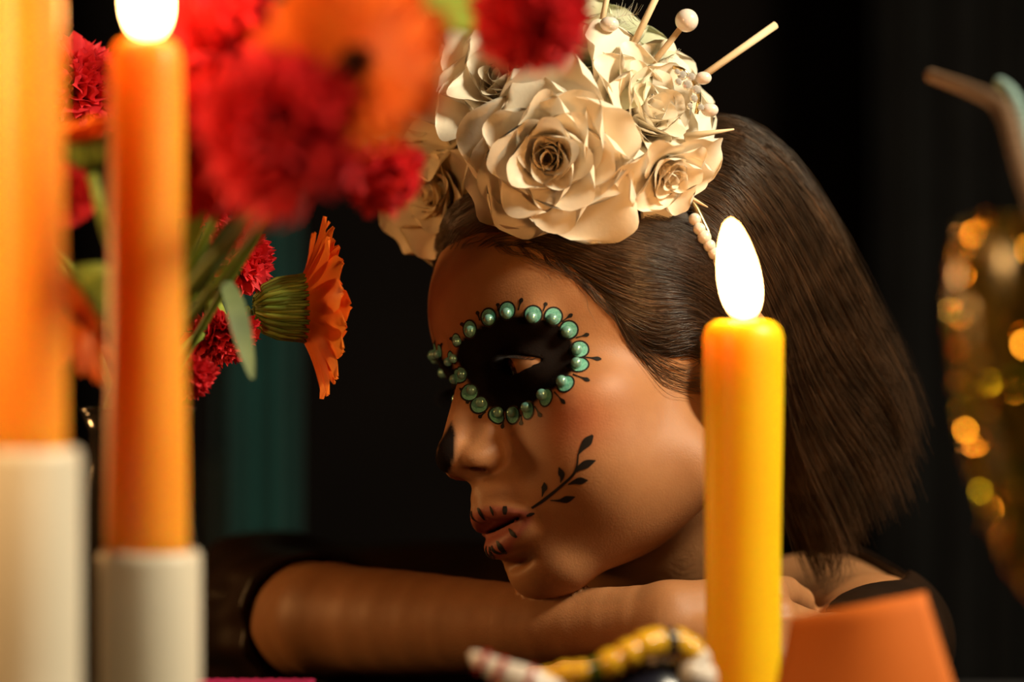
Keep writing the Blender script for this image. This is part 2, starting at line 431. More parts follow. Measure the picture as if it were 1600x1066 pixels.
HAND_R = [  # metacarpal + finger chains
    [((7.2, 110.8, -12.3), 1.15), ((11.9, 112.3, -11.75), .92), ((13.0, 115.2, -12.0), .78), ((13.9, 116.9, -12.6), .70), ((14.25, 117.9, -13.2), .60)],
    [((7.3, 110.5, -12.7), 1.1), ((12.2, 111.4, -12.7), .92), ((13.9, 113.6, -13.4), .78), ((14.2, 115.0, -14.4), .70), ((13.9, 115.6, -15.2), .60)],
    [((7.2, 110.2, -13.1), 1.05), ((12.0, 110.6, -13.6), .86), ((13.6, 112.2, -14.6), .74), ((13.5, 113.2, -15.6), .66), ((13.0, 113.5, -16.2), .56)],
    [((7.0, 110.0, -13.5), 1.0), ((11.4, 110.0, -14.4), .78), ((12.7, 111.0, -15.4), .64), ((12.5, 111.7, -16.1), .58), ((12.0, 112.0, -16.5), .5)],
    [((7.4, 110.0, -13.4), 1.1), ((9.4, 108.8, -13.7), .92), ((11.2, 108.2, -14.0), .74), ((12.5, 108.0, -14.4), .60)]]
HAND_L = [
    [((6.6, 107.9, -15.6), 1.1), ((3.9, 109.6, -15.3), .86), ((2.4, 110.3, -15.35), .76), ((1.2, 110.9, -15.75), .66), ((.7, 111.2, -16.3), .56)],
    [((6.5, 107.6, -15.7), 1.1), ((2.9, 108.4, -15.35), .88), ((1.0, 108.8, -15.4), .76), ((-.2, 109.2, -15.8), .68), ((-.7, 109.4, -16.3), .58)],
    [((6.5, 107.3, -15.9), 1.0), ((2.9, 107.3, -15.9), .84), ((1.2, 107.4, -16.1), .70), ((.2, 107.6, -16.4), .62), ((-.4, 107.8, -16.6), .52)],
    [((6.5, 107.0, -16.1), .9), ((3.4, 106.4, -16.3), .74), ((2.0, 106.3, -16.4), .62), ((1.2, 106.4, -16.55), .54), ((.7, 106.5, -16.7), .46)],
    [((6.6, 108.4, -15.6), 1.0), ((6.2, 110.2, -16.0), .86), ((5.3, 111.8, -16.3), .70), ((4.6, 112.7, -16.5), .58)]]
def torso_sdf(P):
    x, y, z = P[:, 0], P[:, 1], P[:, 2]
    d = cap(x, y, z, (-12.5, 140.5, -17.0), (14.5, 131.0, -17.2), 5.0, 5.2)
    d = smin(d, ell(x, y, z, (2.5, 139.5, -33), (15.5, 9.5, 19)), 3.0)
    d = smin(d, chain(P, UPARM_R), 2.0); d = smin(d, chain(P, UPARM_L), 2.0)
    return d
NECK = [((7.2, 118.8, -4.5), 4.9), ((7.4, 121.6, -9.0), 4.6), ((5.2, 127.5, -14.5), 5.0)]
def limbs_sdf(P):
    d = smin(torso_sdf(P), chain(P, NECK, 1.0), 2.6)
    for arm, hand in ((ARM_R, HAND_R), (ARM_L, HAND_L)):
        a = smooth_chain(P, arm)
        h = None
        for i, c in enumerate(hand):
            q = chain(P, c, .12)
            root = chain(P, c[:2], .1)
            h = q if h is None else np.minimum(h, q)
            pal = root if i == 0 else smin(pal, root, .55)
        a = smin(a, smin(h, pal, .22), .7)
        d = smin(d, a, .5) if arm is ARM_L else smin(d, a, .6)
    return d
def near_head(P): return ((P - HT) ** 2).sum(1) < 17.5 ** 2
def body_sdf(P):
    P = np.asarray(P, np.float32); d = np.empty(len(P), np.float32)
    n = near_head(P)
    d[~n] = limbs_sdf(P[~n])
    if n.any():
        Q = P[n]; L = to_head(Q)
        h = head_sdf(L[:, 0], L[:, 1], L[:, 2])
        neck = chain(Q, NECK, 1.0)
        l = limbs_sdf(Q)
        # the neck melts into the skull, the arm only touches the chin
        hn = smin(h, neck, 1.3)
        d[n] = np.minimum(hn, np.where(l < hn, l, smin(hn, l, .05)))
    return d
def mc_sparse(sdf, lo, hi, res, bs=8, lip=1.5):
    """surface nets on the blocks that the surface crosses"""
    lo = np.asarray(lo, float); n = np.ceil((np.asarray(hi) - lo) / (res * bs)).astype(int)
    g = np.stack(np.meshgrid(*[np.arange(k) for k in n], indexing='ij'), -1).reshape(-1, 3)
    c = lo + (g + .5) * res * bs
    keep = np.abs(sdf(c)) < res * bs * .87 * lip
    g = g[keep]
    off = np.stack(np.meshgrid(*[np.arange(bs + 1)] * 3, indexing='ij'), -1).reshape(-1, 3)
    cells = []; posn = []; vals = []
    CH = 400
    o8 = np.array([[i, j, k] for i in (0, 1) for j in (0, 1) for k in (0, 1)])
    for s in range(0, len(g), CH):
        gg = g[s:s + CH]
        idx = gg[:, None, :] * bs + off[None]
        D = sdf((lo + idx.reshape(-1, 3) * res)).reshape(len(gg), bs + 1, bs + 1, bs + 1)
        C = np.stack([D[:, a:a + bs, b:b + bs, d:d + bs] for a, b, d in o8], -1)
        sg = C < 0; mixed = sg.any(-1) & ~sg.all(-1)
        w = np.argwhere(mixed)
        cells.append(gg[w[:, 0]] * bs + w[:, 1:]); vals.append(C[mixed])
    cells = np.concatenate(cells); vals = np.concatenate(vals)
    E = [(a, b) for a in range(8) for b in range(a + 1, 8) if np.abs(o8[a] - o8[b]).sum() == 1]
    acc = np.zeros((len(cells), 3)); cnt = np.zeros(len(cells))
    for a, b in E:
        va, vb = vals[:, a], vals[:, b]; cr = (va < 0) != (vb < 0)
        t = np.where(cr, va / np.where(cr, va - vb, 1), 0)
        p = o8[a] + (o8[b] - o8[a]) * t[:, None]
        acc += p * cr[:, None]; cnt += cr
    V = lo + (cells + acc / cnt[:, None]) * res
    S = 1 << 20
    key = (cells[:, 0].astype(np.int64) * S + cells[:, 1]) * S + cells[:, 2]
    order = np.argsort(key); ks = key[order]
    def look(c):
        k = (c[:, 0].astype(np.int64) * S + c[:, 1]) * S + c[:, 2]
        i = np.clip(np.searchsorted(ks, k), 0, len(ks) - 1)
        return np.where(ks[i] == k, order[i], -1)
    F = []
    ax = np.eye(3, dtype=int); corner = {0: 4, 1: 2, 2: 1}
    for a in range(3):
        b, c = (a + 1) % 3, (a + 2) % 3
        v0 = vals[:, 0] < 0; v1 = vals[:, corner[a]] < 0
        w = np.where(v0 != v1)[0]; base = cells[w]
        q = np.stack([w, look(base - ax[b]), look(base - ax[b] - ax[c]), look(base - ax[c])], 1)
        ok = (q >= 0).all(1); q = q[ok]; fl = v0[w][ok]
        q[~fl] = q[~fl][:, ::-1]
        F.append(q)
    F = np.concatenate(F)
    for it in range(2):      # settle the vertices on the surface
        d = sdf(V); G = np.empty_like(V)
        for k in range(3):
            o = np.zeros(3); o[k] = .02; G[:, k] = (sdf(V + o) - d) / .02
        g2 = np.maximum((G * G).sum(1), .3)
        st = -(d / g2)[:, None] * G; ln = np.linalg.norm(st, axis=1, keepdims=True)
        V = V + st * np.minimum(1, res * .6 / (ln + 1e-9))
    return V, F
def to_px(P): return 800 + FPX * P[:, 0] / P[:, 1], 533 - FPX * P[:, 2] / P[:, 1]
def poly_sd(x, y, poly):
    """signed distance to a polygon, negative inside"""
    p = np.asarray(poly, float); q = np.roll(p, -1, 0)
    d = np.full(len(x), 1e9); ins = np.zeros(len(x), bool)
    for (ax_, ay), (bx, by) in zip(p, q):
        ex, ey = bx - ax_, by - ay; wx, wy = x - ax_, y - ay
        t = np.clip((wx * ex + wy * ey) / (ex * ex + ey * ey + 1e-9), 0, 1)
        d = np.minimum(d, (wx - ex * t) ** 2 + (wy - ey * t) ** 2)
        c = ((ay > y) != (by > y)) & (x < (bx - ax_) * (y - ay) / (by - ay + 1e-12) + ax_)
        ins ^= c
    d = np.sqrt(d)
    return np.where(ins, -d, d)
def sstep(a, b, x):
    t = np.clip((x - a) / (b - a), 0, 1); return t * t * (3 - 2 * t)
def near_side(P):
    """the same spot on her left half, which faces the lens: make-up and hairline are symmetric"""
    L = to_head(P); L = L.copy(); L[:, 0] = np.abs(L[:, 0])
    return from_head(L), L
def Z1(pts, s=3.136, o=(640, 620)): return [(o[0] + a / s, o[1] + b / s) for a, b in pts]
def Z2(pts): return Z1(pts, 4.44, (660, 440))
PEARLS = [(470, 265, 38), (592, 222, 38), (762, 248, 40), (897, 258, 40), (1000, 345, 42), (1072, 478, 40), (1072, 580, 40), (975, 702, 40), (845, 790, 40), (732, 875, 36),
          (632, 908, 36), (527, 912, 38), (408, 845, 38), (343, 762, 38), (288, 645, 36), (228, 527, 32), (252, 415, 32), (345, 342, 38)]
PATCH = Z2([(p[0], p[1]) for p in PEARLS])
NOSE_PATCH = Z1([(206, 118), (226, 185), (222, 290), (206, 350), (183, 392), (140, 380), (120, 310), (140, 230), (180, 165)])
LIPS = Z1([(285, 595), (310, 570), (335, 546), (400, 536), (470, 540), (540, 553), (608, 570), (590, 620), (545, 680), (515, 715), (480, 800), (430, 818), (370, 800), (360, 740), (385, 690), (300, 660)])
FACE = [(690, 398), (725, 375), (760, 363), (830, 375), (880, 405), (930, 445), (965, 475), (985, 530), (1020, 560), (1060, 572), (1150, 572), (1150, 1010), (560, 1010), (560, 398)]

def build_body():
    V, F = mc_sparse(body_sdf, (-24, 102, -26), (24, 147, 12), .135)
    keepz = V[F[:, 0], 2] > -25.5
    F = F[keepz]
    root = thing('person', 'person in a flower crown and eye make-up resting chin on folded bare arms', 'person', (4, 118, TABLE))
    o = obj('body', V, F, M['skin'], root)
    me = o.data
    # skin tones and make-up, spot by spot
    N_, L = near_side(V); X, Y = to_px(N_); hd = near_head(V) & (L[:, 1] > 2)
    base = np.array([.355, .158, .062])
    C = np.tile(base, (len(V), 1))
    bl = np.exp(-(((X - 895) / 60) ** 2 + ((Y - 655) / 50) ** 2)) * hd
    C = C * (1 - .7 * bl[:, None]) + np.array([.44, .12, .05]) * .7 * bl[:, None]
    lip = sstep(4, -4, poly_sd(X, Y, LIPS)) * hd * (L[:, 1] > 7.4) * (L[:, 0] < 2.75)
    C = C * (1 - .9 * lip[:, None]) + np.array([.30, .075, .05]) * .9 * lip[:, None]
    inm = hd & (L[:, 1] < 8.75 - .13 * L[:, 0] ** 2) & (np.abs(L[:, 2] + 7.5) < .55) & (L[:, 0] < 2.2) & (L[:, 1] > 7)
    C[inm] = (.13, .03, .022)
    pat = sstep(3, -3, poly_sd(X, Y, PATCH)) * hd
    nos = sstep(3, -3, poly_sd(X, Y, NOSE_PATCH)) * hd * (L[:, 1] > 8.5) * (L[:, 0] < 1.5)
    blk = np.clip(pat + nos, 0, 1)[:, None]
    C = C * (1 - blk) + np.array([.008, .005, .004]) * blk
    at = me.color_attributes.new('paint', 'FLOAT_COLOR', 'POINT')
    at.data.foreach_set('color', np.c_[C, np.ones(len(C))].astype(np.float32).ravel())
    return root
person = build_body()

def march(X, Y, sdf, t0=100.0, t1=140.0, fac=.7, steps=90):
    """where the sight lines through pixels meet a surface; returns points and a hit mask"""
    X = np.asarray(X, float); Y = np.asarray(Y, float)
    D = np.stack([(X - 800) / FPX, np.ones_like(X), (533 - Y) / FPX], -1)
    D /= np.linalg.norm(D, axis=1, keepdims=True)
    t = np.full(len(X), float(t0)); act = np.arange(len(X)); hit = np.zeros(len(X), bool)
    for i in range(steps):
        if len(act) == 0: break
        dd = sdf(D[act] * t[act, None]); t[act] += dd * fac
        h = np.abs(dd) < .004; hit[act[h]] = True; act = act[(~h) & (t[act] < t1)]
    return D * t[:, None], hit
def face_sdf(P):
    L = to_head(P); return head_sdf(L[:, 0], L[:, 1], L[:, 2])
def grad(P, sdf):
    G = np.empty_like(P)
    for k in range(3):
        o = np.zeros(3); o[k] = .02; G[:, k] = sdf(P + o) - sdf(P - o)
    return G / (np.linalg.norm(G, axis=1, keepdims=True) + 1e-9)
def mirror(P):
    L = to_head(P).copy(); L[:, 0] *= -1; return from_head(L)
def stroke(name, pts, mat, off=.02, both=True, n=None):
    """a brush stroke of varying half width (pixels) laid on the skin"""
    pts = np.asarray(pts, float); n = n or max(6, int(np.abs(np.diff(pts[:, :2], axis=0)).sum() / 3))
    c = curve(pts, n) if len(pts) > 2 else np.array([pts[0] + (pts[1] - pts[0]) * k / (n - 1) for k in range(n)])
    T = np.gradient(c[:, :2], axis=0); T /= np.linalg.norm(T, axis=1, keepdims=True) + 1e-9
    Nn = np.c_[-T[:, 1], T[:, 0]]; w = np.maximum(c[:, 2], .3)
    ks = (-1, -.5, 0, .5, 1)
    Q = np.stack([c[:, :2] + Nn * (w * k)[:, None] for k in ks], 1).reshape(-1, 2)
    P, h = march(Q[:, 0], Q[:, 1], face_sdf)
    P = P + grad(P, face_sdf) * off
    ok = h.reshape(n, len(ks)).all(1); ok &= (np.abs(P[:, 1].reshape(n, -1) - np.median(P[:, 1])) < 1.6).all(1)
    P = P.reshape(n, len(ks), 3)[ok].reshape(-1, 3); n = int(ok.sum())
    if n < 3: return
    F = grid_faces(n, len(ks))
    obj(name, P, F, mat, person)
    if both: obj(name, mirror(P), [f[::-1] for f in F], mat, person)
def make_up():
    cx, cy = Z2([(672, 575)])[0]
    # scallops and pearls
    S = []
    for (x, y, r) in PEARLS:
        (qx, qy), = Z2([(x, y)]); dx, dy = qx - cx, qy - cy; l = math.hypot(dx, dy)
        S.append((qx, qy, r / 4.44, dx / l, dy / l))
    for i, (qx, qy, r, nx, ny) in enumerate(S):
        ox, oy = qx + nx * 4.2, qy + ny * 4.2
        R = 12.8 if i not in (15, 16) else 9.5
        n = 20; P0, h = march([ox], [oy], face_sdf)
        if not h[0] or abs(P0[0, 1] - march([qx], [qy], face_sdf)[0][0, 1]) > 1.2: P0, h = march([qx], [qy], face_sdf)
        e1, e2, e3 = basis(grad(P0, face_sdf)[0]); Rc = R / FPX * 112.5
        def disc(radii, off):
            D_ = np.array([P0[0] + Rc * rr * (e1 * math.cos(2 * math.pi * k / n) + e2 * math.sin(2 * math.pi * k / n)) for rr in radii for k in range(n)])
            for _ in range(4): D_ = D_ - grad(D_, face_sdf) * face_sdf(D_)[:, None] * .8
            return D_ + grad(D_, face_sdf) * off
        P = disc((0, .5, 1.0), .03)
        F = grid_faces(3, n, False, True)
        obj('scallop', P, F, M['teal_paint'], person); obj('scallop', mirror(P), [f[::-1] for f in F], M['teal_paint'], person)
        P = disc((.94, 1.22), .024)
        F = grid_faces(2, n, False, True)
        obj('scallop_outline', P, F, M['black_paint'], person); obj('scallop_outline', mirror(P), [f[::-1] for f in F], M['black_paint'], person)
        P, h = march([qx], [qy], face_sdf); nn = grad(P, face_sdf); rad = r / FPX * 113
        c = P + nn * rad * .55
        for cc in (c, mirror(c)):
            v, f = sphere(cc[0], rad, 16, 10); obj('pearl', v, f, M['teal_pearl'], person)
    TW = [((295, 335), (270, 285)), ((400, 270), (380, 205)), ((525, 205), (525, 150)), ((665, 200), (692, 115)), ((838, 205), (860, 145)), ((965, 280), (1042, 225)),
          ((1065, 390), (1157, 365)), ((1095, 522), (1242, 540)), ((1045, 645), (1162, 690)), ((915, 765), (992, 850)), ((780, 865), (825, 942)), ((685, 925), (685, 998)),
          ((570, 945), (552, 1022)), ((440, 905), (390, 947)), ((355, 815), (303, 842)), ((285, 740), (260, 752)), ((220, 435), (197, 385))]
    for a, b in TW:
        (a, b) = Z2([a, b]); a = np.array(a); b = np.array(b); m1 = a + (b - a) * .5; m2 = a + (b - a) * .8
        stroke('painted_twig', [(*a, 1.2), (*m1, 1.1), (*m2, 3.4), (*b, 1.2)], M['black_paint'])
    def zz(*pts): return [(*Z1([(x, y)])[0], w / 2.75) for x, y, w in pts]
    stroke('painted_stem', zz((598, 547, 5), (660, 505, 7), (740, 440, 6), (800, 385, 6), (820, 338, 4), (827, 280, 3)), M['black_paint'])
    for lf in (((827, 285, 2), (845, 255, 11), (872, 220, 20), (898, 188, 5)), ((808, 372, 3), (840, 345, 14), (872, 328, 17), (912, 312, 2)), ((778, 430, 2), (810, 417, 10), (840, 412, 15), (874, 410, 2)),
               ((690, 508, 2), (735, 509, 6), (770, 503, 15), (812, 490, 2)), ((740, 422, 1.5), (748, 395, 9), (744, 375, 14), (733, 346, 2)), ((650, 492, 1.5), (657, 462, 7), (662, 445, 13), (661, 420, 2))):
        stroke('painted_leaf', zz(*lf), M['black_paint'], off=.024)
    for lf in (((335, 545, 3), (348, 572, 7), (368, 602, 3)), ((395, 538, 2), (404, 560, 6), (412, 582, 2)), ((468, 538, 8), (468, 558, 11), (467, 578, 6)), ((488, 648, 3), (505, 672, 9), (526, 690, 4)),
               ((428, 708, 3), (448, 742, 11), (476, 768, 4)), ((392, 735, 2), (398, 770, 5), (425, 797, 2)), ((572, 584, 3), (592, 578, 7), (612, 572, 3))):
        stroke('painted_lip_line', zz(*lf), M['black_paint'], off=.03)
    # eyes and lashes
    em = material('eye', (.62, .36, .22), (.58, .32, .20), 40, .12, .6)
    nt = em.node_tree; N = nt.nodes; K = nt.links
    tc = [n for n in N if n.type == 'TEX_COORD'][0]; b = N['Principled BSDF']
    gz = np.array([-.30, 1.0, -.14]); gz = HM @ (gz / np.linalg.norm(gz))
    vm = N.new('ShaderNodeVectorMath'); vm.operation = 'NORMALIZE'; K.new(tc.outputs['Object'], vm.inputs[0])
    vd = N.new('ShaderNodeVectorMath'); vd.operation = 'DOT_PRODUCT'; K.new(vm.outputs[0], vd.inputs[0]); vd.inputs[1].default_value = tuple(gz)
    cr = N.new('ShaderNodeValToRGB'); K.new(vd.outputs['Value'], cr.inputs[0])
    e = cr.color_ramp.elements; e[0].position = .855; e[0].color = (.40, .21, .11, 1); e[1].position = .872; e[1].color = (.03, .012, .006, 1)
    x = e.new(.968); x.color = (.05, .02, .01, 1); x = e.new(.975); x.color = (.002, .002, .002, 1)
    K.new(cr.outputs[0], b.inputs['Base Color'])
    for s in (1, -1):
        c = from_head(np.array([[EYE[0] * s, EYE[1], EYE[2]]]))[0]
        v, f = sphere(c, ER + .02, 28, 18); obj('eye', v, f, em, person)
    xs = np.linspace(-1.0, 1.25, 20); parts = []
    for s in (1, -1):
        parts = []
        for xx in xs:
            zt = .52 * (1 - (xx / 1.42) ** 2) - .08 * xx + EYE[2]
            rr = math.sqrt(max(1.38 ** 2 - xx * xx - (zt - EYE[2]) ** 2, .2))
            p0 = np.array([EYE[0] + xx, EYE[1] + rr - .05, zt])
            p = [p0, p0 + np.array([xx * .12, .30, -.10]), p0 + np.array([xx * .22 + .02, .58, -.08]), p0 + np.array([xx * .30 + .03, .78, .06])]
            p = np.array(p); p[:, 0] *= s
            parts.append(tube(from_head(p), [.022, .02, .014, .004], 4))
        v, f = join(parts); obj('eyelashes', v, f, M['black_paint'], person)
make_up()

# clothing: an offset shell of the torso with folds, open at the neck
def dress_sdf(P):
    P = np.asarray(P, np.float32); x, y, z = P[:, 0], P[:, 1], P[:, 2]
    fold = .32 * np.sin(z * 1.5 + .35 * x + .8 * np.sin(x * .4)) + .18 * np.sin(z * 3.1 - .5 * x + y * .3)
    d = torso_sdf(P) - .62 - fold * .55 * sstep(2, -8, x)
    d = np.maximum(d, -(torso_sdf(P) - .1 + .0 * x))
    d = smax(d, -ell(x, y, z, (8.2, 122.5, -11.5), (11.6, 13.5, 9.5)), .25)
    d = smax(d, (126.5 - y), .2) if False else smax(d, -ell(x, y, z, (-9.7, 121.5, -14.2), (6.5, 6.0, 6.5)), .2)
    d = smax(d, -ell(x, y, z, (11.0, 107.5, -15), (5.5, 5.0, 7)), .2)
    return d
V, F = mc_sparse(dress_sdf, (-24, 104, -26), (26, 149, -5), .22, lip=1.7)
F = F[V[F[:, 0], 2] > -25.5]
obj('dress', V, F, M['satin'], person)['label'] = 'black satin dress with soft folds'

# ------------------------------------------------------------------ hair
def hair_thick(P):
    N_, L = near_side(P); X, Y = to_px(N_)
    sd = poly_sd(X, Y, FACE)
    sd = np.where(L[:, 1] < -1.5, np.maximum(sd, 80), sd)
    sd = np.where((L[:, 1] < 0) & (L[:, 2] > 0), np.maximum(sd, 80), sd)
    far = 1 + .8 * sstep(0, -3, to_head(P)[:, 0])
    return .62 * far * sstep(-4, 75, sd) - .22 * sstep(14, -14, sd)
def scalp_sdf(P):
    L = to_head(P); u, v, w = L[:, 0], L[:, 1], L[:, 2]
    d = ell(u, v, w, (0, -.4, 3.4), (7.0, 9.2, 7.4))
    d = smin(d, ell(u, v, w, (0, 2.75, 2.6), (6.2, 6.8, 5.4)), 2.0)
    return d
MASS = [(px(1085, 330, 120), 5.0), (px(1185, 420, 121.5), 4.7), (px(1255, 540, 121.5), 3.9), (px(1285, 650, 121), 2.8), (px(1280, 740, 120.5), 1.8), (px(1262, 810, 120), .6)]
def hairvol_sdf(P):
    P = np.asarray(P, float); d = scalp_sdf(P)
    n = d < 3.0; t = np.full(len(P), .5)
    if n.any(): t[n] = hair_thick(P[n])
    d = d - t
    m = chain(P, MASS, 1.0)
    L = to_head(P)
    return smin(d, m, 1.2)
def hair():
    def vol(P):
        d = hairvol_sdf(P) + .24; L = to_head(P)
        return np.maximum(d, -(L[:, 2] + 12))
    V, F = mc_sparse(vol, (-4, 105, -13), (22, 132, 13), .22, lip=1.6)
    # faces buried inside the skin are dropped
    sk = face_sdf(V); keep = ~((sk < -.25)[F].all(1)); F = F[keep]
    used = np.unique(F); mp = np.full(len(V), -1); mp[used] = np.arange(len(used))
    hb = obj('hair', V[used], mp[F], M['hairbase'], person); hb['label'] = 'dark brown shoulder-length hair swept back over the ear'
    A = [[(690, 398), (715, 352), (775, 322), (850, 314), (930, 320), (1010, 332), (1100, 360)],
         [(690, 398), (722, 352), (790, 332), (880, 345), (980, 372), (1090, 400), (1170, 470)],
         [(728, 374), (780, 350), (850, 350), (930, 374), (1030, 400), (1110, 432), (1180, 510)],
         [(768, 364), (830, 360), (895, 378), (972, 402), (1060, 425), (1130, 470), (1190, 540)],
         [(832, 378), (892, 400), (952, 425), (1012, 442), (1072, 452), (1130, 490), (1195, 560)],
         [(890, 412), (930, 440), (975, 465), (1020, 480), (1075, 482), (1130, 520), (1200, 600)],
         [(938, 450), (966, 487), (1000, 512), (1040, 522), (1085, 512), (1140, 550), (1205, 640)],
         [(966, 480), (984, 526), (1010, 552), (1045, 557), (1085, 546), (1140, 590), (1210, 680)]]
    B = [[(1078, 185), (1150, 195), (1222, 247), (1292, 347), (1348, 462), (1396, 552), (1428, 640)],
         [(1085, 230), (1150, 260), (1212, 330), (1272, 430), (1332, 540), (1386, 620), (1420, 700)],
         [(1090, 280), (1140, 310), (1200, 400), (1260, 520), (1320, 620), (1370, 690), (1408, 770)],
         [(1090, 320), (1135, 360), (1185, 450), (1240, 570), (1290, 680), (1330, 760), (1350, 815)],
         [(1098, 360), (1135, 410), (1175, 500), (1220, 620), (1255, 730), (1285, 810), (1305, 870)],
         [(1105, 420), (1140, 480), (1170, 570), (1205, 680), (1230, 770), (1250, 840), (1270, 900)]]
    C = [[(690, 398), (700, 345), (740, 310), (800, 285), (880, 262), (960, 250), (1040, 245)],
         [(690, 398), (715, 352), (775, 325), (850, 318), (930, 325), (1010, 335), (1090, 350)]]
    def strands(G, n, npt, wid, seed, lo=-.10, hi=.22, jit=4.0, trunc=(.8, 1.0), fly=.10, wob=5.0, skin=False):
        surf = (lambda P: np.minimum(hairvol_sdf(P), face_sdf(P))) if skin else hairvol_sdf
        g = np.random.default_rng(seed); G = np.array([curve(np.array(x, float), npt) for x in G]); m = len(G) - 1
        q = g.random(n) * m; k = np.minimum(q.astype(int), m - 1); u = (q - k)[:, None, None]
        S = G[k] * (1 - u) + G[k + 1] * u
        t = np.linspace(0, 1, npt)
        tr = g.uniform(*trunc, n)
        tt = t[None] * tr[:, None] * (npt - 1); i0 = np.minimum(tt.astype(int), npt - 2); fr = (tt - i0)[..., None]
        S = np.take_along_axis(S, i0[..., None].repeat(2, 2), 1) * (1 - fr) + np.take_along_axis(S, i0[..., None].repeat(2, 2) + 1, 1) * fr
        S = S + g.normal(0, jit, (n, 1, 2)) * np.array([1, 1]) * np.minimum(1, .35 + t)[None, :, None]
        ph = g.random((n, 1)) * 6.28; fq = g.uniform(2, 5, (n, 1))
        S[..., 1] += wob * np.sin(fq * t[None] * 3 + ph) * t[None]
        S[..., 0] += wob * .6 * np.cos(fq * t[None] * 2.6 + ph) * t[None]
        ff = g.random(n) < fly
        S[ff] += (g.normal(0, 9, (ff.sum(), 1, 2)) * (t ** 1.6)[None, :, None])
        P, h = march(S[..., 0].ravel(), S[..., 1].ravel(), surf, 102, 132, .8, 60)
        P = P.reshape(n, npt, 3); h = h.reshape(n, npt)
        dep = np.where(h, P[..., 1], np.nan)
        for j in range(1, npt):
            bad = np.isnan(dep[:, j]); dep[bad, j] = dep[bad, j - 1]
        for j in range(npt - 2, -1, -1):
            bad = np.isnan(dep[:, j]); dep[bad, j] = dep[bad, j + 1]
        dep = np.where(np.isnan(dep), 118.0, dep)
        for _ in range(2): dep[:, 1:-1] = (dep[:, :-2] + 2 * dep[:, 1:-1] + dep[:, 2:]) / 4
        off = g.uniform(lo, hi, (n, 1)) * np.minimum(1, .15 + t * 4)[None] + .13 * np.sin(q[:, None] * 17 + 2.2 * t[None] * np.sin(q[:, None] * 3)) * np.minimum(1, t * 3)[None]
        Q = np.stack([(S[..., 0] - 800) / FPX * dep, dep, (533 - S[..., 1]) / FPX * dep], -1)
        nn = grad(Q.reshape(-1, 3), surf).reshape(n, npt, 3); Q = Q + nn * off[..., None]
        W = wid * g.uniform(.6, 1.25, (n, 1)) * (1 - .75 * t[None] ** 3)
        return Q, W
    def ribbons(Q, W):
        """three-sided strands"""
        n, m, _ = Q.shape
        T = np.gradient(Q, axis=1); T /= np.linalg.norm(T, axis=2, keepdims=True) + 1e-9
        ref = np.array([.1, -1, .2]); A_ = np.cross(T, ref); A_ /= np.linalg.norm(A_, axis=2, keepdims=True) + 1e-9
        B_ = np.cross(T, A_)
        V = np.stack([Q + W[..., None] * (math.cos(a) * A_ + math.sin(a) * B_) for a in (math.pi / 6, 5 * math.pi / 6, -math.pi / 2)], 2)
        idx = np.arange(n * m * 3).reshape(n, m, 3)
        F = []
        for k in range(3):
            k2 = (k + 1) % 3
            F.append(np.stack([idx[:, :-1, k], idx[:, 1:, k], idx[:, 1:, k2], idx[:, :-1, k2]], -1).reshape(-1, 4))
        return V.reshape(-1, 3), np.concatenate(F)
    sets = [strands(A, 6500, 13, .016, 1), strands(C, 1500, 13, .016, 2), strands(B, 6500, 13, .017, 3, lo=-.3, hi=.4, jit=7, trunc=(.55, 1.06), fly=.2, wob=8)]
    wis = [[(950, 460), (985, 520), (1030, 560), (1075, 575), (1110, 560), (1150, 560), (1190, 590)], [(960, 485), (990, 545), (1030, 580), (1075, 600), (1120, 602), (1150, 610), (1190, 640)],
           [(975, 510), (1000, 560), (1035, 600), (1075, 618), (1105, 628), (1130, 632), (1150, 636)]]
    sets.append(strands(wis, 75, 13, .012, 5, lo=.02, hi=.12, jit=5, trunc=(.5, 1.0), fly=.4, wob=7, skin=True))
    hl = [[(700, 386), (712, 372), (730, 358), (755, 348), (790, 342), (830, 346), (870, 362)], [(835, 382), (850, 384), (872, 394), (898, 408), (930, 426), (965, 440), (1000, 450)],
          [(962, 480), (972, 500), (984, 522), (1002, 545), (1024, 556), (1050, 560), (1080, 556)]]
    sets.append(strands(hl, 230, 13, .010, 9, lo=.0, hi=.06, jit=7, trunc=(.4, 1.0), fly=.2, wob=4, skin=True))
    baby = [[(760, 372), (775, 385), (790, 392), (810, 396), (826, 402), (838, 412), (845, 420)], [(880, 402), (892, 418), (905, 430), (925, 440), (950, 452), (975, 462), (1000, 470)]]
    sets.append(strands(baby, 90, 13, .009, 12, lo=.02, hi=.06, jit=6, trunc=(.4, 1.0), fly=.2, wob=3, skin=True))
    hang = [[(1215, 700), (1228, 770), (1240, 820), (1258, 860), (1272, 890), (1280, 905), (1288, 915)], [(1280, 740), (1300, 790), (1312, 830), (1318, 860), (1310, 885), (1290, 905), (1270, 915)]]
    sets.append(strands(hang, 130, 13, .013, 14, lo=.0, hi=.4, jit=9, trunc=(.5, 1.0), fly=.3, wob=7))
    allV = []; allF = []; o = 0
    for i, (Q, W) in enumerate(sets):
        v, f = ribbons(Q, W); allV.append(v); allF.append(f + o); o += len(v)
        if i in (0, 1):       # the far side of the head
            k = Q.shape[0] // 2
            L = Q[:k].reshape(-1, 3); v, f = ribbons(mirror(L).reshape(k, -1, 3), W[:k]); allV.append(v); allF.append(f + o); o += len(v)
    tone = np.repeat(RNG.lognormal(0, .45, o // 39), 39)
    s = obj('hair_strands', np.vstack(allV), np.concatenate(allF), M['hair'], hb); s['kind'] = 'stuff'
    at = s.data.color_attributes.new('tone', 'FLOAT_COLOR', 'POINT'); at.data.foreach_set('color', np.c_[tone, tone, tone, np.ones(len(tone))].astype(np.float32).ravel())
hair()

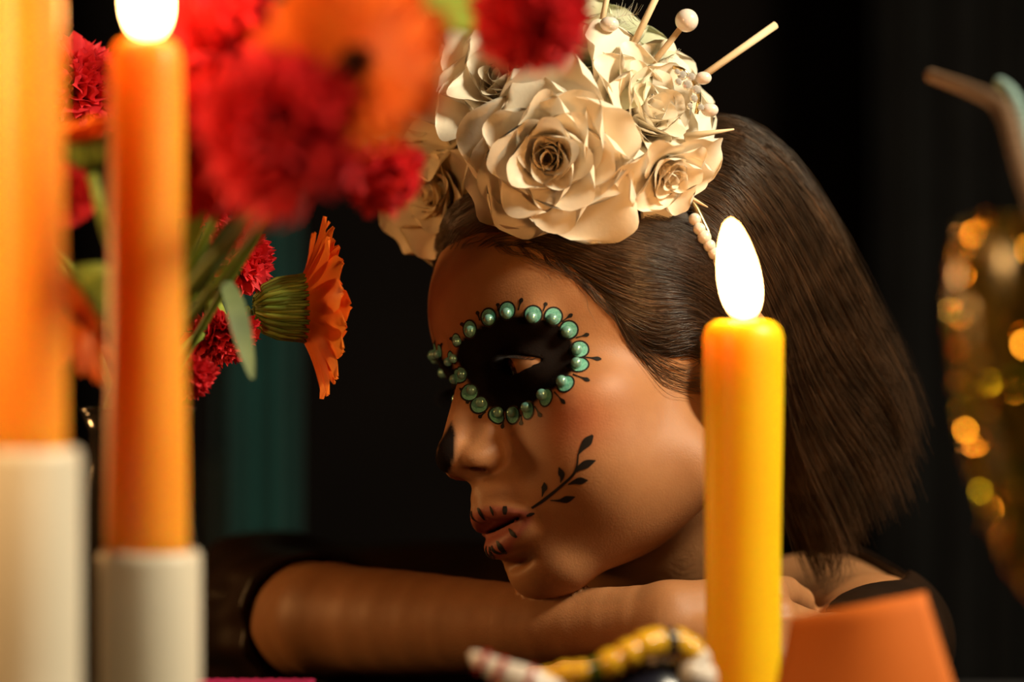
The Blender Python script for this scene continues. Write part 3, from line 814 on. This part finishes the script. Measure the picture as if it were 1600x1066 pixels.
# ------------------------------------------------------------------ petals and flowers
def petal(c, ax, phi, r0, h0, L, W, a0, a1, tip=0.0, cup=0.2, wav=0.0, seed=0, nt=9, ns=9, shape='rose', curl=0.0):
    g = random.Random(seed); a, b, n = ax; V = []
    r, h = r0, h0; ds = L / (nt - 1); ph = g.random() * 6.28; ph2 = g.random() * 6.28
    er = np.array([math.cos(phi), math.sin(phi)]); et = np.array([-math.sin(phi), math.cos(phi)])
    for i in range(nt):
        t = i / (nt - 1)
        th = a0 + (a1 - a0) * (t * t * (3 - 2 * t)) + tip * max(0.0, (t - .62) / .38) ** 2
        if i: r += ds * math.sin(th); h += ds * math.cos(th)
        if shape == 'rose':
            w = W / 2 * (.30 + .70 * math.sin(math.pi / 2 * min(t / .6, 1))) * max(1 - (max(0, t - .55) / .45) ** 3.2 * .72, .0) ** .5
        elif shape == 'carn':
            w = W / 2 * (.12 + .88 * t ** .9)
        else:
            w = W / 2 * (.35 + .65 * math.sin(math.pi / 2 * min(t / .55, 1))) * math.sqrt(max(1 - (max(0, t - .6) / .4) ** 3 * .95, 0))
        for j in range(ns):
            s = 2 * j / (ns - 1) - 1
            Rc = max(r, .35 * W * (1 - .3 * t), .12)
            d = s * w / Rc
            rad = Rc * math.cos(d) - (Rc - r); tan = Rc * math.sin(d)
            off = cup * s * s * w * t - curl * s ** 4 * t * w + wav * math.sin(3.3 * s + ph + 2 * t) * t * t
            hh = 0.0
            if shape == 'carn':
                off += wav * 1.2 * math.sin(8.0 * s + ph2) * t ** 2
                if i == nt - 1: hh = (.10 if j % 2 else -.06) * L * .8 - .10 * L * s * s
                elif i == nt - 2: hh = -.06 * L * s * s
            elif shape == 'rose':
                hh = wav * .5 * math.sin(5 * s + ph2) * max(0, t - .6) * 2 - .34 * L * s * s * s * s * max(0, t - .45) - .10 * L * s * s * max(0, t - .5)
            elif shape == 'ray':
                off += -.05 * math.cos(s * math.pi * 2) * W * t
                if i == nt - 1: hh = -.02
            nr, nh = -math.cos(th), math.sin(th)
            dr, dh = math.sin(th), math.cos(th)
            R_ = rad + off * nr + hh * dr; H_ = h + off * nh + hh * dh
            e = er * R_ + et * tan
            V.append(c + a * e[0] + b * e[1] + n * H_)
    return np.array(V), grid_faces(nt, ns)
def rose(parent, c, n, size, count, mat, seed, hint=(0, 0, 1), openness=1.0, label=None):
    g = random.Random(seed); ax = basis(n, hint); c = np.asarray(c, float)
    v, f = sphere(c - ax[2] * .1 * size, (.45 * size, .45 * size, .5 * size), 12, 8, np.stack(ax, 1))
    core = obj('rose', v, f, mat, parent)
    if label: core['label'] = label
    for i in range(count):
        q = i / (count - 1); phi = i * 2.39996 + g.uniform(-.25, .25)
        L = size * (1.12 + 1.25 * q) * g.uniform(.88, 1.10); W = size * (1.05 + 1.55 * q) * g.uniform(.85, 1.2)
        a0 = math.radians(6 + 42 * q * openness); a1 = math.radians(-4 + 86 * q ** .8 * openness) + g.uniform(-.05, .05)
        v, f = petal(c, ax, phi, size * (.05 + .34 * q), size * (-.1 - .22 * q), L, W, a0, a1, tip=(.25 + .75 * q) * g.uniform(.45, .95), cup=.42 - .16 * q, wav=.06 * size * (.35 + 1.3 * q), seed=seed * 97 + i, nt=11, ns=11, curl=.22 * q * g.uniform(.4, 1.3))
        obj('petal', v, f, mat, core)
    return core

# ------------------------------------------------------------------ the flower crown
crown = thing('flower_crown', 'crown of cream silk roses with pearls and pale sticks worn on dark hair', 'flower crown', px(880, 300, 113))
Lb, _ = march([1112], [398], hairvol_sdf); Lb = to_head(Lb)[0]
bp = []
for k in range(25):
    t = math.pi * k / 24; bp.append((math.cos(t) * (Lb[0] + .15), Lb[1] * abs(math.cos(t)) + 2.6 * math.sin(t) ** 2, Lb[2] + (11.3 - Lb[2]) * math.sin(t)))
v, f = tube(from_head(np.array(bp)), .22, 8); obj('headband', v, f, M['gold'], crown)
rose(crown, px(866, 242, 111.4), (-.16, -.96, -.16), 1.98, 34, M['petal_white'], 3, label='large open cream rose facing forward')
rose(crown, px(985, 190, 113.2), (.60, -.68, .30), 1.90, 30, M['petal_white'], 8)
rose(crown, px(912, 98, 114.6), (.14, -.66, .72), 1.75, 24, M['petal_green'], 12, label='pale greenish white rose on top')
rose(crown, px(712, 160, 119.0), (-.45, -.80, .40), 1.95, 26, M['petal_candle_tint'], 15, label='cream rose on the far temple, coloured amber as by candlelight')
rose(crown, px(695, 295, 118.6), (-.58, -.78, -.20), 1.75, 24, M['petal_candle_tint'], 19, label='lower cream rose on the far temple, coloured amber as by candlelight')
rose(crown, px(1038, 262, 111.4), (.45, -.68, -.55), 1.15, 18, M['petal_white'], 23, label='small cream rosebud above the beads')
rose(crown, px(795, 150, 115.2), (-.25, -.84, .45), 1.95, 28, M['petal_white'], 27)
def pin(p0, p1, r0, r1, pearl=None, mat='stick'):
    v, f = tube([p0, p0 + (p1 - p0) * .5, p1], [r0, (r0 + r1) / 2, r1], 10); s = obj('stick', v, f, M[mat], crown)
    if pearl:
        v, f = sphere(p1, pearl, 20, 14); obj('pearl', v, f, M['white_pearl'], s)
pin(px(1000, 125, 113.2), px(1073, 32, 112.6), .16, .15, .55)
pin(px(1085, 128, 113.6), px(1212, 39, 115.0), .17, .19)
pin(px(980, 90, 113), px(1034, -22, 113), .17, .16)
pin(px(938, 45, 113), px(952, -20, 113.4), .14, .14)
pin(px(1070, 214, 112.6), px(1147, 202, 112.9), .22, .04)
pin(px(1062, 300, 111.8), px(1106, 324, 111.8), .16, .03)
for (x, y, r, d) in ((952, 38, .40, 112.2), (1099, 122, .34, 112.7), (1109, 172, .36, 112.8)):
    v, f = sphere(px(x, y, d), (r * 1.15, r, r * .9), 18, 12); obj('pearl', v, f, M['white_pearl'], crown)
for i, (x, y, r) in enumerate(((1066, 118, .24), (1080, 120, .20), (1074, 133, .26), (1088, 140, .22), (1084, 154, .20), (1060, 128, .18), (1095, 168, .17), (1078, 166, .16), (1058, 112, .14))):
    n_ = 8; c = px(x, y, 112.5 - .05 * i); V = []
    for z, rr in ((-.5, .3), (.05, 1.0), (.35, .7), (.45, .35)):
        for k in range(n_): V.append(c + r * np.array([rr * math.cos(k * math.pi / 4), -z, rr * math.sin(k * math.pi / 4)]))
    F = grid_faces(4, n_, False, True) + [tuple(range(24, 32)), tuple(range(8))[::-1]]
    obj('rhinestone', V, F, M['rhine'], crown, smooth=False)
v, f = tube(curve([px(1052, 105, 113), px(1068, 110, 112.7), px(1080, 126, 112.8), px(1092, 150, 112.9), px(1088, 178, 113)], 24), .10, 8); obj('wire', v, f, M['gold'], crown)
bx = [(1083, 345), (1090, 360), (1098, 373), (1106, 386), (1113, 398), (1121, 411), (1128, 425), (1135, 440)]
for i, (x, y) in enumerate(bx):
    P, h = march([x], [y], hairvol_sdf); v, f = sphere(P[0] + np.array([.05, -.30, .05]), .30 if i != 2 else .34, 16, 10); obj('bead', v, f, M['white_pearl'], crown)
def feather(p0, p1, bend, n, ln, seed):
    g = random.Random(seed); p0 = np.asarray(p0); p1 = np.asarray(p1); mid = (p0 + p1) / 2 + np.asarray(bend)
    R = curve([p0, mid, p1], 14); parts = [tube(R, np.linspace(.035, .012, 14), 5)]
    for i in range(n):
        t = .1 + .9 * i / n; k = int(t * 13); p = R[min(k, 13)]; T = R[min(k + 1, 13)] - R[max(k - 1, 0)]; T /= np.linalg.norm(T)
        s = 1 if i % 2 else -1; d = np.cross(T, (0, 1, 0)) * s + T * .8 + np.array([g.uniform(-.4, .4), g.uniform(-.5, .5), g.uniform(-.3, .3)])
        l = ln * g.uniform(.5, 1.1); e = p + d / np.linalg.norm(d) * l; m = (p + e) / 2 + np.array([0, 0, -.08 * l + g.uniform(-.1, .1)])
        parts.append(tube(curve([p, m, e], 5), [.012, .011, .009, .007, .004], 3, cap=False))
    v, f = join(parts); obj('feather', v, f, M['feather'], crown)
feather(px(930, 60, 113.5), px(998, 22, 113.5), (0, 0, .4), 46, .9, 1)
feather(px(940, 40, 113.9), px(985, 62, 113.2), (0, 0, .3), 34, .7, 2)
feather(px(985, 95, 113.6), px(1055, 92, 113.9), (0, 0, .3), 46, .7, 3)
feather(px(1000, 110, 113.4), px(1040, 85, 113.6), (0, 0, .2), 30, .6, 4)

# ------------------------------------------------------------------ candles
def candle(c, ztop, zbot, r_top, r_bot, wax, label, lean=0.0, fl=4.15, fw=.88, group=None):
    """c: x, y of the axis; flame, wick and wax are parts of the one candle"""
    root = thing('candle', label, 'candle', (c[0], c[1], zbot), group)
    n = 22; prof = []
    for i in range(n):
        t = i / (n - 1); prof.append((r_bot + (r_top - r_bot) * t + .02 * math.sin(9 * t), zbot + (ztop - .75 - zbot) * t))
    for a in (.25, .5, .75, .93): prof.append((r_top * (1 - (1 - math.cos(a * math.pi / 2)) * .42), ztop - .75 + .75 * math.sin(a * math.pi / 2)))
    prof += [(r_top * .52, ztop + .0), (r_top * .40, ztop - .16), (r_top * .15, ztop - .26)]
    v, f = lathe(prof, 40, (c[0], c[1], 0)); obj('wax_body', v, f, wax, root)
    w = np.array([(c[0], c[1], ztop - .35), (c[0] + .02, c[1], ztop + .15), (c[0] + .05 + lean * .2, c[1], ztop + .55), (c[0] + .16 + lean * .3, c[1] + .03, ztop + .80)])
    v, f = tube(curve(w, 10), .07, 8); obj('wick', v, f, M['wick'], root)
    z0 = ztop + .02; prof = []; V = []; seg = 20; m = 22
    for i in range(m):
        t = i / (m - 1); r = fw * (max(math.sin(math.pi * t ** .75), 0) ** .52) * (1 - .12 * t) + .01
        for k in range(seg):
            a = 2 * math.pi * k / seg
            V.append((c[0] + .04 + lean * t ** 1.2 + r * math.cos(a), c[1] + r * math.sin(a), z0 + fl * t))
    F = grid_faces(m, seg, False, True) + [tuple(range(seg))[::-1], tuple((m - 1) * seg + k for k in range(seg))]
    obj('flame', V, F, M['flame'], root)
    return root
pc = px(1161, 500, 100)
candle((pc[0], 100), pc[2], TABLE + .9, 1.66, 1.52, M['wax_yellow'], 'lit thick yellow candle standing alone before the hair', lean=-.55)
pb = px(229, 62, 86)
candle((pb[0], 86), pb[2], -7.9, 1.26, 1.46, M['wax_orange'], 'lit orange candle with its flame at the top edge, in the lower white holder', lean=-.1, fl=3.6)
pa = px(36, -95, 80)
candle((pa[0], 80), pa[2], -3.9, 1.24, 1.42, M['wax_orange'], 'taller orange candle at the far left, in the taller white holder', lean=.1, fl=3.6)
def holder(c, ztop, r, label):
    root = thing('candle_holder', label, 'candle holder', (c[0], c[1], TABLE), 'white candle holders')
    h = ztop - TABLE
    prof = [(r * 1.02, 0), (r * 1.04, .3), (r, .7), (r, h * .5), (r, h - .35), (r * .98, h - .1), (r * .93, h), (r * .86, h - .05), (r * .85, h - .7), (.3, h - .8)]
    v, f = lathe(prof, 40, (c[0], c[1], TABLE)); obj('holder_body', v, f, M['holder'], root)
    v, f = lathe([(r * 1.02, 0), (r * 1.05, .06), (r * 1.05, .2), (r * 1.02, .26)], 40, (c[0], c[1], TABLE + h * .0 + .02)); obj('foot_ring', v, f, M['holder'], root)
holder((pb[0] + .12, 86), -7.45, 1.80, 'shorter white ceramic candle holder under the lit orange candle')
holder((pa[0] + .10, 80), -3.55, 1.80, 'taller white ceramic candle holder at the left edge')
root = thing('candle_dish', 'small white dish under the yellow candle', 'candle dish', (pc[0], 100, TABLE))
v, f = lathe([(1.9, 0), (2.9, .15), (3.1, .9), (2.95, .95), (2.7, .35), (1.9, .3), (1.85, .85), (1.6, .85), (1.55, .3), (.2, .3)], 40, (pc[0], 100, TABLE)); obj('dish_body', v, f, M['holder'], root)

# ------------------------------------------------------------------ cut flowers in a vase
VASE = px(215, 640, 106)
def vase():
    root = thing('vase', 'smoky brown glass vase of cut flowers behind the left candles', 'vase', (VASE[0], 106, TABLE))
    h = VASE[2] - TABLE
    prof = [(2.0, 0), (2.4, .2), (2.7, h * .3), (2.75, h * .55), (2.2, h * .82), (2.1, h * .93), (2.5, h), (2.38, h), (1.98, h * .92), (2.05, h * .8), (2.55, h * .5), (2.3, h * .1), (.3, h * .08)]
    v, f = lathe(prof, 36, (VASE[0], 106, TABLE)); obj('vase_body', v, f, M['vase'], root)
    v, f = tube([(VASE[0] + 2.44 * math.cos(a), 106 + 2.44 * math.sin(a), VASE[2]) for a in np.linspace(0, 2 * math.pi, 37)], .12, 8); obj('rim', v, f, M['vase'], root)
vase()
MOUTH = np.array([VASE[0], 106, VASE[2]])
def stem(root, c, n, r=.22, mat='green', via=None, seed=0):
    g = random.Random(seed); c = np.asarray(c); n = np.asarray(n, float); n = n / np.linalg.norm(n)
    foot = MOUTH + np.array([g.uniform(-1, 1), g.uniform(-1, 1), -5.5]); mth = MOUTH + np.array([g.uniform(-1.3, 1.3), g.uniform(-1.3, 1.3), 0])
    a = c - n * 2.6 if via is None else np.asarray(via)
    q = (a * .55 + mth * .45) + np.array([0, 0, .8])
    v, f = tube(curve([foot, mth, q, a, c - n * .3], 26), r, 8); obj('stem', v, f, M[mat], root)
def carnation(c, n, R, label, seed, petals=44, st=True, lime='lime', via=None):
    c = np.asarray(c, float); g = random.Random(seed); ax = basis(n)
    root = thing('carnation', label, 'flower', c - ax[2] * 1.2 * R / 2.7, 'red carnations in the vase')
    k = R / 2.7
    pr = [(.28, -2.6), (.50, -2.4), (.62, -1.6), (.72, -.6), (.85, .05), (.7, .12), (.3, 0)]
    V = []
    for r, z in pr:
        for j in range(14):
            a = 2 * math.pi * j / 14; rr = r * (1 + .05 * math.cos(5 * a)) * k
            V.append(c + ax[0] * rr * math.cos(a) + ax[1] * rr * math.sin(a) + ax[2] * z * k)
    obj('calyx', V, grid_faces(len(pr), 14, False, True) + [tuple(range(14))[::-1], tuple(84 + j for j in range(14))], M[lime], root)
    for i in range(petals):
        q = (i + .5) / petals; phi = i * 2.39996 + g.uniform(-.3, .3)
        a1 = math.radians(8 + 92 * q) + g.uniform(-.15, .15)
        L = R * (1.05 - .12 * q) * g.uniform(.9, 1.1)
        v, f = petal(c, ax, phi, .12 * k + .35 * k * q, -.1 * k, L, R * .88 * g.uniform(.85, 1.15), math.radians(3 + 25 * q), a1, tip=g.uniform(-.2, .5), cup=.1, wav=.10 * R * g.uniform(.6, 1.3), seed=seed * 131 + i, nt=7, ns=15, shape='carn')
        obj('petal', v, f, M['petal_red'], root)
    if st: stem(root, c - ax[2] * 2.4 * k, ax[2], .2 * max(k, .8), via=via, seed=seed)
    return root
def gerbera(c, n, R, label, seed, rays=26, via=None, cupang=82, st=True, eye=1.0, cal=1.0, rw=.24):
    c = np.asarray(c, float); g = random.Random(seed); ax = basis(n)
    root = thing('gerbera', label, 'flower', c - ax[2] * .9, 'orange gerbera daisies in the vase')
    k = R / 3.2
    pr = [(.26, -1.62), (.42, -1.5), (.82, -1.12), (1.05, -.5), (1.10, .0), (.95, .1), (.3, .05)]
    V = []
    for r, z in pr:
        for j in range(18):
            a = 2 * math.pi * j / 18; V.append(c + (ax[0] * math.cos(a) + ax[1] * math.sin(a)) * r * k * cal + ax[2] * z * k * cal)
    kk = k * cal; cal_ = cal; cal = obj('calyx', V, grid_faces(len(pr), 18, False, True) + [tuple(range(18))[::-1], tuple(108 + j for j in range(18))], M['green'], root)
    for lay in range(3):                                # bracts: narrow scales lying up the cup
        for j in range(22):
            a = 2 * math.pi * (j + .33 * lay) / 22; P = []
            for r, z in ((.42, -1.48), (.82, -1.15), (1.06, -.62), (1.15, -.08), (1.22 + .05 * lay, .26)):
                z2 = z + (lay - 1) * .14
                P.append(c + (ax[0] * math.cos(a) + ax[1] * math.sin(a)) * (r + .02) * kk + ax[2] * z2 * kk)
            v, f = tube(P, np.array([.05, .10, .10, .08, .015]) * kk, 5, flat=.6); obj('bract', v, f, M['lime'] if (j + lay) % 3 == 0 else M['green'], cal)
    # disc
    v, f = sphere(c + ax[2] * .12 * k, (1.0 * k * eye, 1.0 * k * eye, .34 * k * eye), 20, 10, np.stack(ax, 1)); dk = obj('disc', v, f, M['gerbera_eye'], root)
    for j in range(40):
        a = j * 2.39996; rr = 1.0 * k * eye * math.sqrt((j + .5) / 40); p = c + (ax[0] * math.cos(a) + ax[1] * math.sin(a)) * rr + ax[2] * (.12 * k + .30 * k * eye * math.sqrt(max(0, 1 - (rr / k / eye) ** 2)))
        v, f = sphere(p + ax[2] * .1 * k, (.08 * k, .08 * k, .16 * k), 6, 4, np.stack(ax, 1)); obj('floret', v, f, M['gerbera_eye'], dk)
    for lay in range(2):
        for j in range(rays):
            phi = 2 * math.pi * (j + .5 * lay) / rays + g.uniform(-.06, .06)
            a1 = math.radians(cupang - 12 * lay) + g.uniform(-.16, .16) * (2.2 if cal_ > 1 else 1)
            L = R * (.80 - .10 * lay) * g.uniform(.9, 1.06)
            v, f = petal(c, ax, phi, .95 * k * eye, .02 * k + .05 * lay, L + .9 * k * (1 - eye), R * rw * g.uniform(.9, 1.15), math.radians((58 if eye > .9 else 80) - 10 * lay), a1, tip=g.uniform(-.45, .35), cup=.28, wav=.03, seed=seed * 77 + j + 100 * lay, nt=9, ns=5, shape='ray')
            obj('petal', v, f, M['petal_orange'], root)
    if st: stem(root, c - ax[2] * 1.5 * k, ax[2], .24, via=via, seed=seed)
    return root
def leaf(p, w, mat, label, name='leaf'):
    """a strap leaf: a bent blade with a raised midrib, from base to tip"""
    P = curve(p, 18); T, N_, B = frames(P); V = []
    for i in range(18):
        t = i / 17; ww = w * (math.sin(math.pi * (.08 + .90 * t)) ** .7) + .02
        for s in (-1, -.5, 0, .5, 1): V.append(P[i] + B[i] * s * ww + N_[i] * (.12 * w * (s * s) + .03 * (1 - abs(s))))
    V = np.array(V); W = V - np.repeat(N_, 5, 0) * .05
    F = grid_faces(18, 5); q = len(V)
    root = thing(name, label, 'leaf', P[0], 'loose leaves among the flowers')
    obj('blade', np.vstack([V, W]), F + [tuple(i + q for i in f_[::-1]) for f_ in F], M[mat], root)
    v, f = tube(P - N_ * .04, np.linspace(.07, .015, 18) * max(w, .5), 6); obj('midrib', v, f, M[mat], root)
carnation(px(352, 85, 92), (-.15, -.90, .25), 2.9, 'large blurred red carnation right of the lit orange candle flame', 1)
carnation(px(448, 212, 79), (.02, -.97, .16), 3.0, 'large blurred red carnation below the dark-eyed orange daisy', 2)
carnation(px(345, 225, 91), (-.20, -.85, -.15), 2.9, 'blurred red carnation against the right side of the orange candle', 3)
carnation(px(592, 262, 95), (.45, -.55, -.55), 1.75, 'small red carnation hanging beside the far cream roses', 4)
carnation(px(824, 16, 87), (.25, -.80, -.40), 2.3, 'red carnation at the top edge over the cream roses', 5, via=px(700, -70, 93))
gerbera(px(556, 96, 78), (-.18, -.96, .12), 3.15, 'large orange gerbera facing the lens with a dark eye', 6, cupang=84, eye=.5, rw=.28)
gerbera(px(466, 482, 113.5), (.94, .24, .02), 4.1, 'orange gerbera seen from the side with its green cup showing', 7, via=px(352, 508, 112.6), cupang=78, cal=1.0, rays=19, rw=.36)
carnation(px(100, 140, 116), (.82, -.40, .18), 2.6, 'sharp red carnation between the two orange candles at top', 8)
carnation(px(352, 412, 113.5), (.80, -.50, .32), 2.15, 'red carnation with toothed petals behind the side-on gerbera', 9)
carnation(px(340, 505, 112), (.25, -.55, -.80), 1.9, 'red carnation pointing down below the side-on gerbera', 10)
carnation(px(292, 575, 109), (.35, -.60, -.65), 1.35, 'small red carnation low beside the orange candle', 11)
carnation(px(305, 350, 112), (.3, -.3, .85), 1.5, 'red carnation peeping up beside the green leaf', 12)
gerbera(px(128, 470, 92), (-.75, -.40, -.5), 3.2, 'orange gerbera between the two orange candles, lower', 13)
gerbera(px(132, 222, 93), (-.2, -.2, .95), 2.0, 'small orange gerbera between the two orange candles, upper', 14)
carnation(px(95, 310, 96), (.4, -.8, .2), 1.35, 'small red carnation beside the far left candle', 15)
leaf([px(268, 500, 104), px(320, 425, 101), px(370, 352, 98), px(416, 296, 95)], .55, 'leaf', 'dark green strap leaf slanting up to the red carnations')
leaf([px(348, 430, 104), px(365, 470, 101), px(380, 530, 100), px(394, 592, 99)], .42, 'leaf_pale', 'pale green leaf hanging over the gerbera stem')
leaf([px(284, 420, 106), px(298, 360, 104), px(312, 318, 102), px(328, 282, 100)], .42, 'lime', 'yellow green blade close to the orange candle')
leaf([px(700, -68, 92.6), px(708, 5, 89), px(735, 38, 87), px(775, 62, 86)], 1.5, 'lime', 'broad yellow green leaf at the top edge beside the roses')
leaf([px(180, 420, 100), px(165, 440, 97), px(150, 470, 95), px(138, 500, 93)], .35, 'leaf', 'small dark leaf lying over the lower orange gerbera')
leaf([px(205, 560, 105), px(190, 480, 104), px(180, 420, 103), px(172, 350, 102)], .38, 'lime', 'upright yellow green blade between the orange candles')
leaf([px(305, 470, 108), px(318, 452, 107.5), px(335, 446, 107), px(352, 452, 107)], .5, 'lime', 'small lime leaf under the red carnation')

# ------------------------------------------------------------------ goblet with straws
def goblet():
    c = px(1652, 640, 77); cx, cy = c[0], 77.0
    root = thing('goblet', 'gold sequinned goblet at the right edge', 'goblet', (cx, cy, TABLE))
    def zz(y): return (533 - y) / FPX * 77
    prof_px = [(345, 142), (360, 150), (420, 158), (480, 160), (560, 154), (640, 146), (720, 132), (800, 108), (860, 80), (920, 48), (960, 24), (1000, 14)]
    prof = [(r / FPX * 77, zz(y)) for y, r in prof_px][::-1]
    inner = [(max(r - .22, .1), z + (.15 if i < 2 else 0)) for i, (r, z) in enumerate(prof)][::-1]
    foot = [(2.6, TABLE + .02), (2.7, TABLE + .15), (2.2, TABLE + .4), (.7, TABLE + .9), (.35, TABLE + 1.8), (.32, prof[0][1] - .6)]
    v, f = lathe(foot + prof + inner, 48, (cx, cy, 0)); obj('bowl', v, f, M['goldglass'], root)
    g = random.Random(5); k = 0
    for i in range(280):                                # sequins glued on at all angles
        z = prof[2][1] + (prof[-1][1] - prof[2][1]) * (i + .5) / 280; r = np.interp(z, [p[1] for p in prof], [p[0] for p in prof])
        a = i * 2.39996 + g.uniform(-.2, .2); d = np.array([math.cos(a), math.sin(a), 0]); p = np.array([cx, cy, z]) + d * (r + .06)
        e1, e2, e3 = basis(d + np.array([g.uniform(-.5, .5), g.uniform(-.5, .5), g.uniform(-.45, .45)])); R = g.uniform(.22, .36)
        V = [p + e3 * h + (e1 * math.cos(q * math.pi / 4) + e2 * math.sin(q * math.pi / 4)) * R * rr for h, rr in ((-.06, .75), (0, 1), (.07, .7), (.09, .3)) for q in range(8)]
        F = grid_faces(4, 8, False, True) + [tuple(range(8))[::-1], tuple(24 + q for q in range(8))]
        obj('sequin', V, F, M['greenglass'] if (i % 4 == 0 and .2 < i / 280 < .75) else M['goldstud'], root, smooth=False)
goblet()
def straw(name, P, r, mat, label):
    P = curve(P, 34); n = len(P)
    R = np.full(n, r)
    root = thing(name, label, 'straw', P[-1], 'bent straws in the goblet')
    v, f = tube(P, R, 14, cap=False); q = len(v); v2, f2 = tube(P, R * .82, 14, cap=False)
    V = np.vstack([v, v2]); F = f + [tuple(i + q for i in x[::-1]) for x in f2]
    F += [(k, (k + 1) % 14, q + (k + 1) % 14, q + k) for k in range(14)]
    obj('tube', V, F, M[mat], root)
    mid = [p for p in P if abs(np.linalg.norm(p - P[14])) < 1.3]
    for p, t in zip(P[11:18], np.gradient(P, axis=0)[11:18]):
        a, b, nn = basis(t); ring = [p + (a * math.cos(x) + b * math.sin(x)) * r * 1.06 for x in np.linspace(0, 2 * math.pi, 17)]
        v, f = tube(ring, .05, 6, cap=False); obj('ridge', v, f, M[mat], root)
straw('straw', [px(1455, 118, 97), px(1510, 138, 93), px(1556, 160, 89.5), px(1577, 190, 87.5), px(1598, 262, 83.5), px(1628, 350, 79.2), px(1650, 520, 77.5), px(1658, 760, 76.8)], .29, 'straw', 'cream straw with a bent top rising from the goblet')
straw('straw', [px(1562, 130, 94.5), px(1575, 140, 93), px(1592, 168, 90), px(1604, 210, 87), px(1622, 280, 83), px(1650, 360, 78.6), px(1672, 520, 77.2), px(1690, 760, 76.5)], .26, 'straw_teal', 'pale teal straw behind the cream straw in the goblet')

# ------------------------------------------------------------------ orange card, painted ornament
def card():
    q = [px(1236, 966, 93), px(1446, 926, 91)]; b = [px(1212, 1075, 92), px(1492, 1075, 89.5)]
    n, m = 16, 14; V = []
    b2 = [b[k] + (b[k] - q[k]) * ((TABLE + .05 - b[k][2]) / (b[k][2] - q[k][2])) for k in (0, 1)]
    for i in range(n):
        s = i / (n - 1)
        for j in range(m):
            t = j / (m - 1); p = (q[0] * (1 - s) + q[1] * s) * (1 - t) + (b2[0] * (1 - s) + b2[1] * s) * t
            bow = math.sin(math.pi * s) * (1.1 * (1 - .3 * t))
            V.append(p * (1 - bow / p[1]))
    V = np.array(V); W = V + np.array([0, .14, 0]); F = grid_faces(n, m); k = len(V)
    edge = [i * m for i in range(n)] + [(n - 1) * m + j for j in range(1, m)] + [i * m + m - 1 for i in range(n - 2, -1, -1)] + [j for j in range(m - 2, 0, -1)]
    F = F + [tuple(i + k for i in f[::-1]) for f in F] + [(edge[i], edge[(i + 1) % len(edge)], edge[(i + 1) % len(edge)] + k, edge[i] + k) for i in range(len(edge))]
    root = thing('paper_card', 'curved orange card standing before the shoulder', 'card', (b2[0] + b2[1]) / 2)
    obj('sheet', np.vstack([V, W]), F, M['paper'], root)
    # a folded-back stand
    s0 = (q[0] + q[1]) / 2 * .6 + (b2[0] + b2[1]) / 2 * .4 + np.array([0, .2, 0]); s1 = (b2[0] + b2[1]) / 2 + np.array([0, 3.6, 0])
    v, f = tube([s0 + (s1 - s0) * t for t in np.linspace(0, 1, 6)], .9, 4, flat=.08); obj('stand', v, f, M['paper'], root)
card()
def ornament():
    D = 92.0
    root = thing('painted_ornament', 'painted ceramic ornament with a yellow beaded arch below the wrist', 'ornament', (px(960, 1066, D)[0], D, TABLE))
    c = px(985, 1130, D); a_, b_ = 3.6, 3.0
    prof = [(2.2, TABLE - c[2]), (2.9, -1.2), (3.0, 0), (2.7, 1.1), (1.9, 2.1), (.9, 2.7), (.1, 2.85)]
    v, f = lathe([(r, z) for r, z in prof], 36, (c[0] + .4, D + 1.2, c[2])); obj('body', v, f, M['dish_blue'], root)
    arch = curve([px(835, 1095, D - 1), px(862, 1058, D - 1), px(915, 1050, D - 1.2), px(960, 1034, D - 1.2), px(1005, 1010, D - 1), px(1040, 1003, D - .6), px(1072, 1012, D - .2), px(1096, 1050, D), px(1100, 1100, D)], 40)
    cols = ['dish_green', 'dish_yellow', 'dish_yellow', 'dish_yellow', 'dish_green', 'dish_yellow', 'dish_yellow', 'dish_yellow', 'dish_yellow', 'dish_blue', 'dish_yellow', 'dish_yellow', 'dish_white', 'dish_white']
    v, f = tube(arch, .30, 8); obj('arch', v, f, M['dish_green'], root)
    for i, cl in enumerate(cols):
        p = arch[int(2 + i * 36 / len(cols))]; t = arch[min(39, int(2 + i * 36 / len(cols)) + 1)] - p
        r = .46 if i < 5 else .56
        v, f = sphere(p, (r, r, r * 1.15), 14, 10, np.stack(basis(t), 1)); obj('segment', v, f, M[cl], root)
    w = curve([px(860, 1090, D - 1.5), px(825, 1066, D - 1.8), px(785, 1050, D - 2), px(752, 1034, D - 2), px(735, 1020, D - 1.9)], 16)
    v, f = tube(w, np.array([.9, .8, .75, .72, .68, .62, .58, .54, .5, .46, .42, .38, .33, .28, .2, .08]) * .85, 12, flat=.6); tail = obj('curled_tip', v, f, M['dish_white'], root)
    for k in (4, 8, 11):
        T, N_, B = frames(w); v, f = tube([w[k] + (N_[k] * math.cos(a) + B[k] * .6 * math.sin(a)) * .60 * (1 - k * .035) for a in np.linspace(0, 2 * math.pi, 17)], .13, 6, cap=False); obj('red_band', v, f, M['dish_red'], tail)
    v, f = sphere(px(1082, 1052, D - .3), (.55, .5, .6), 14, 10); obj('knob', v, f, M['dish_white'], root)
ornament()
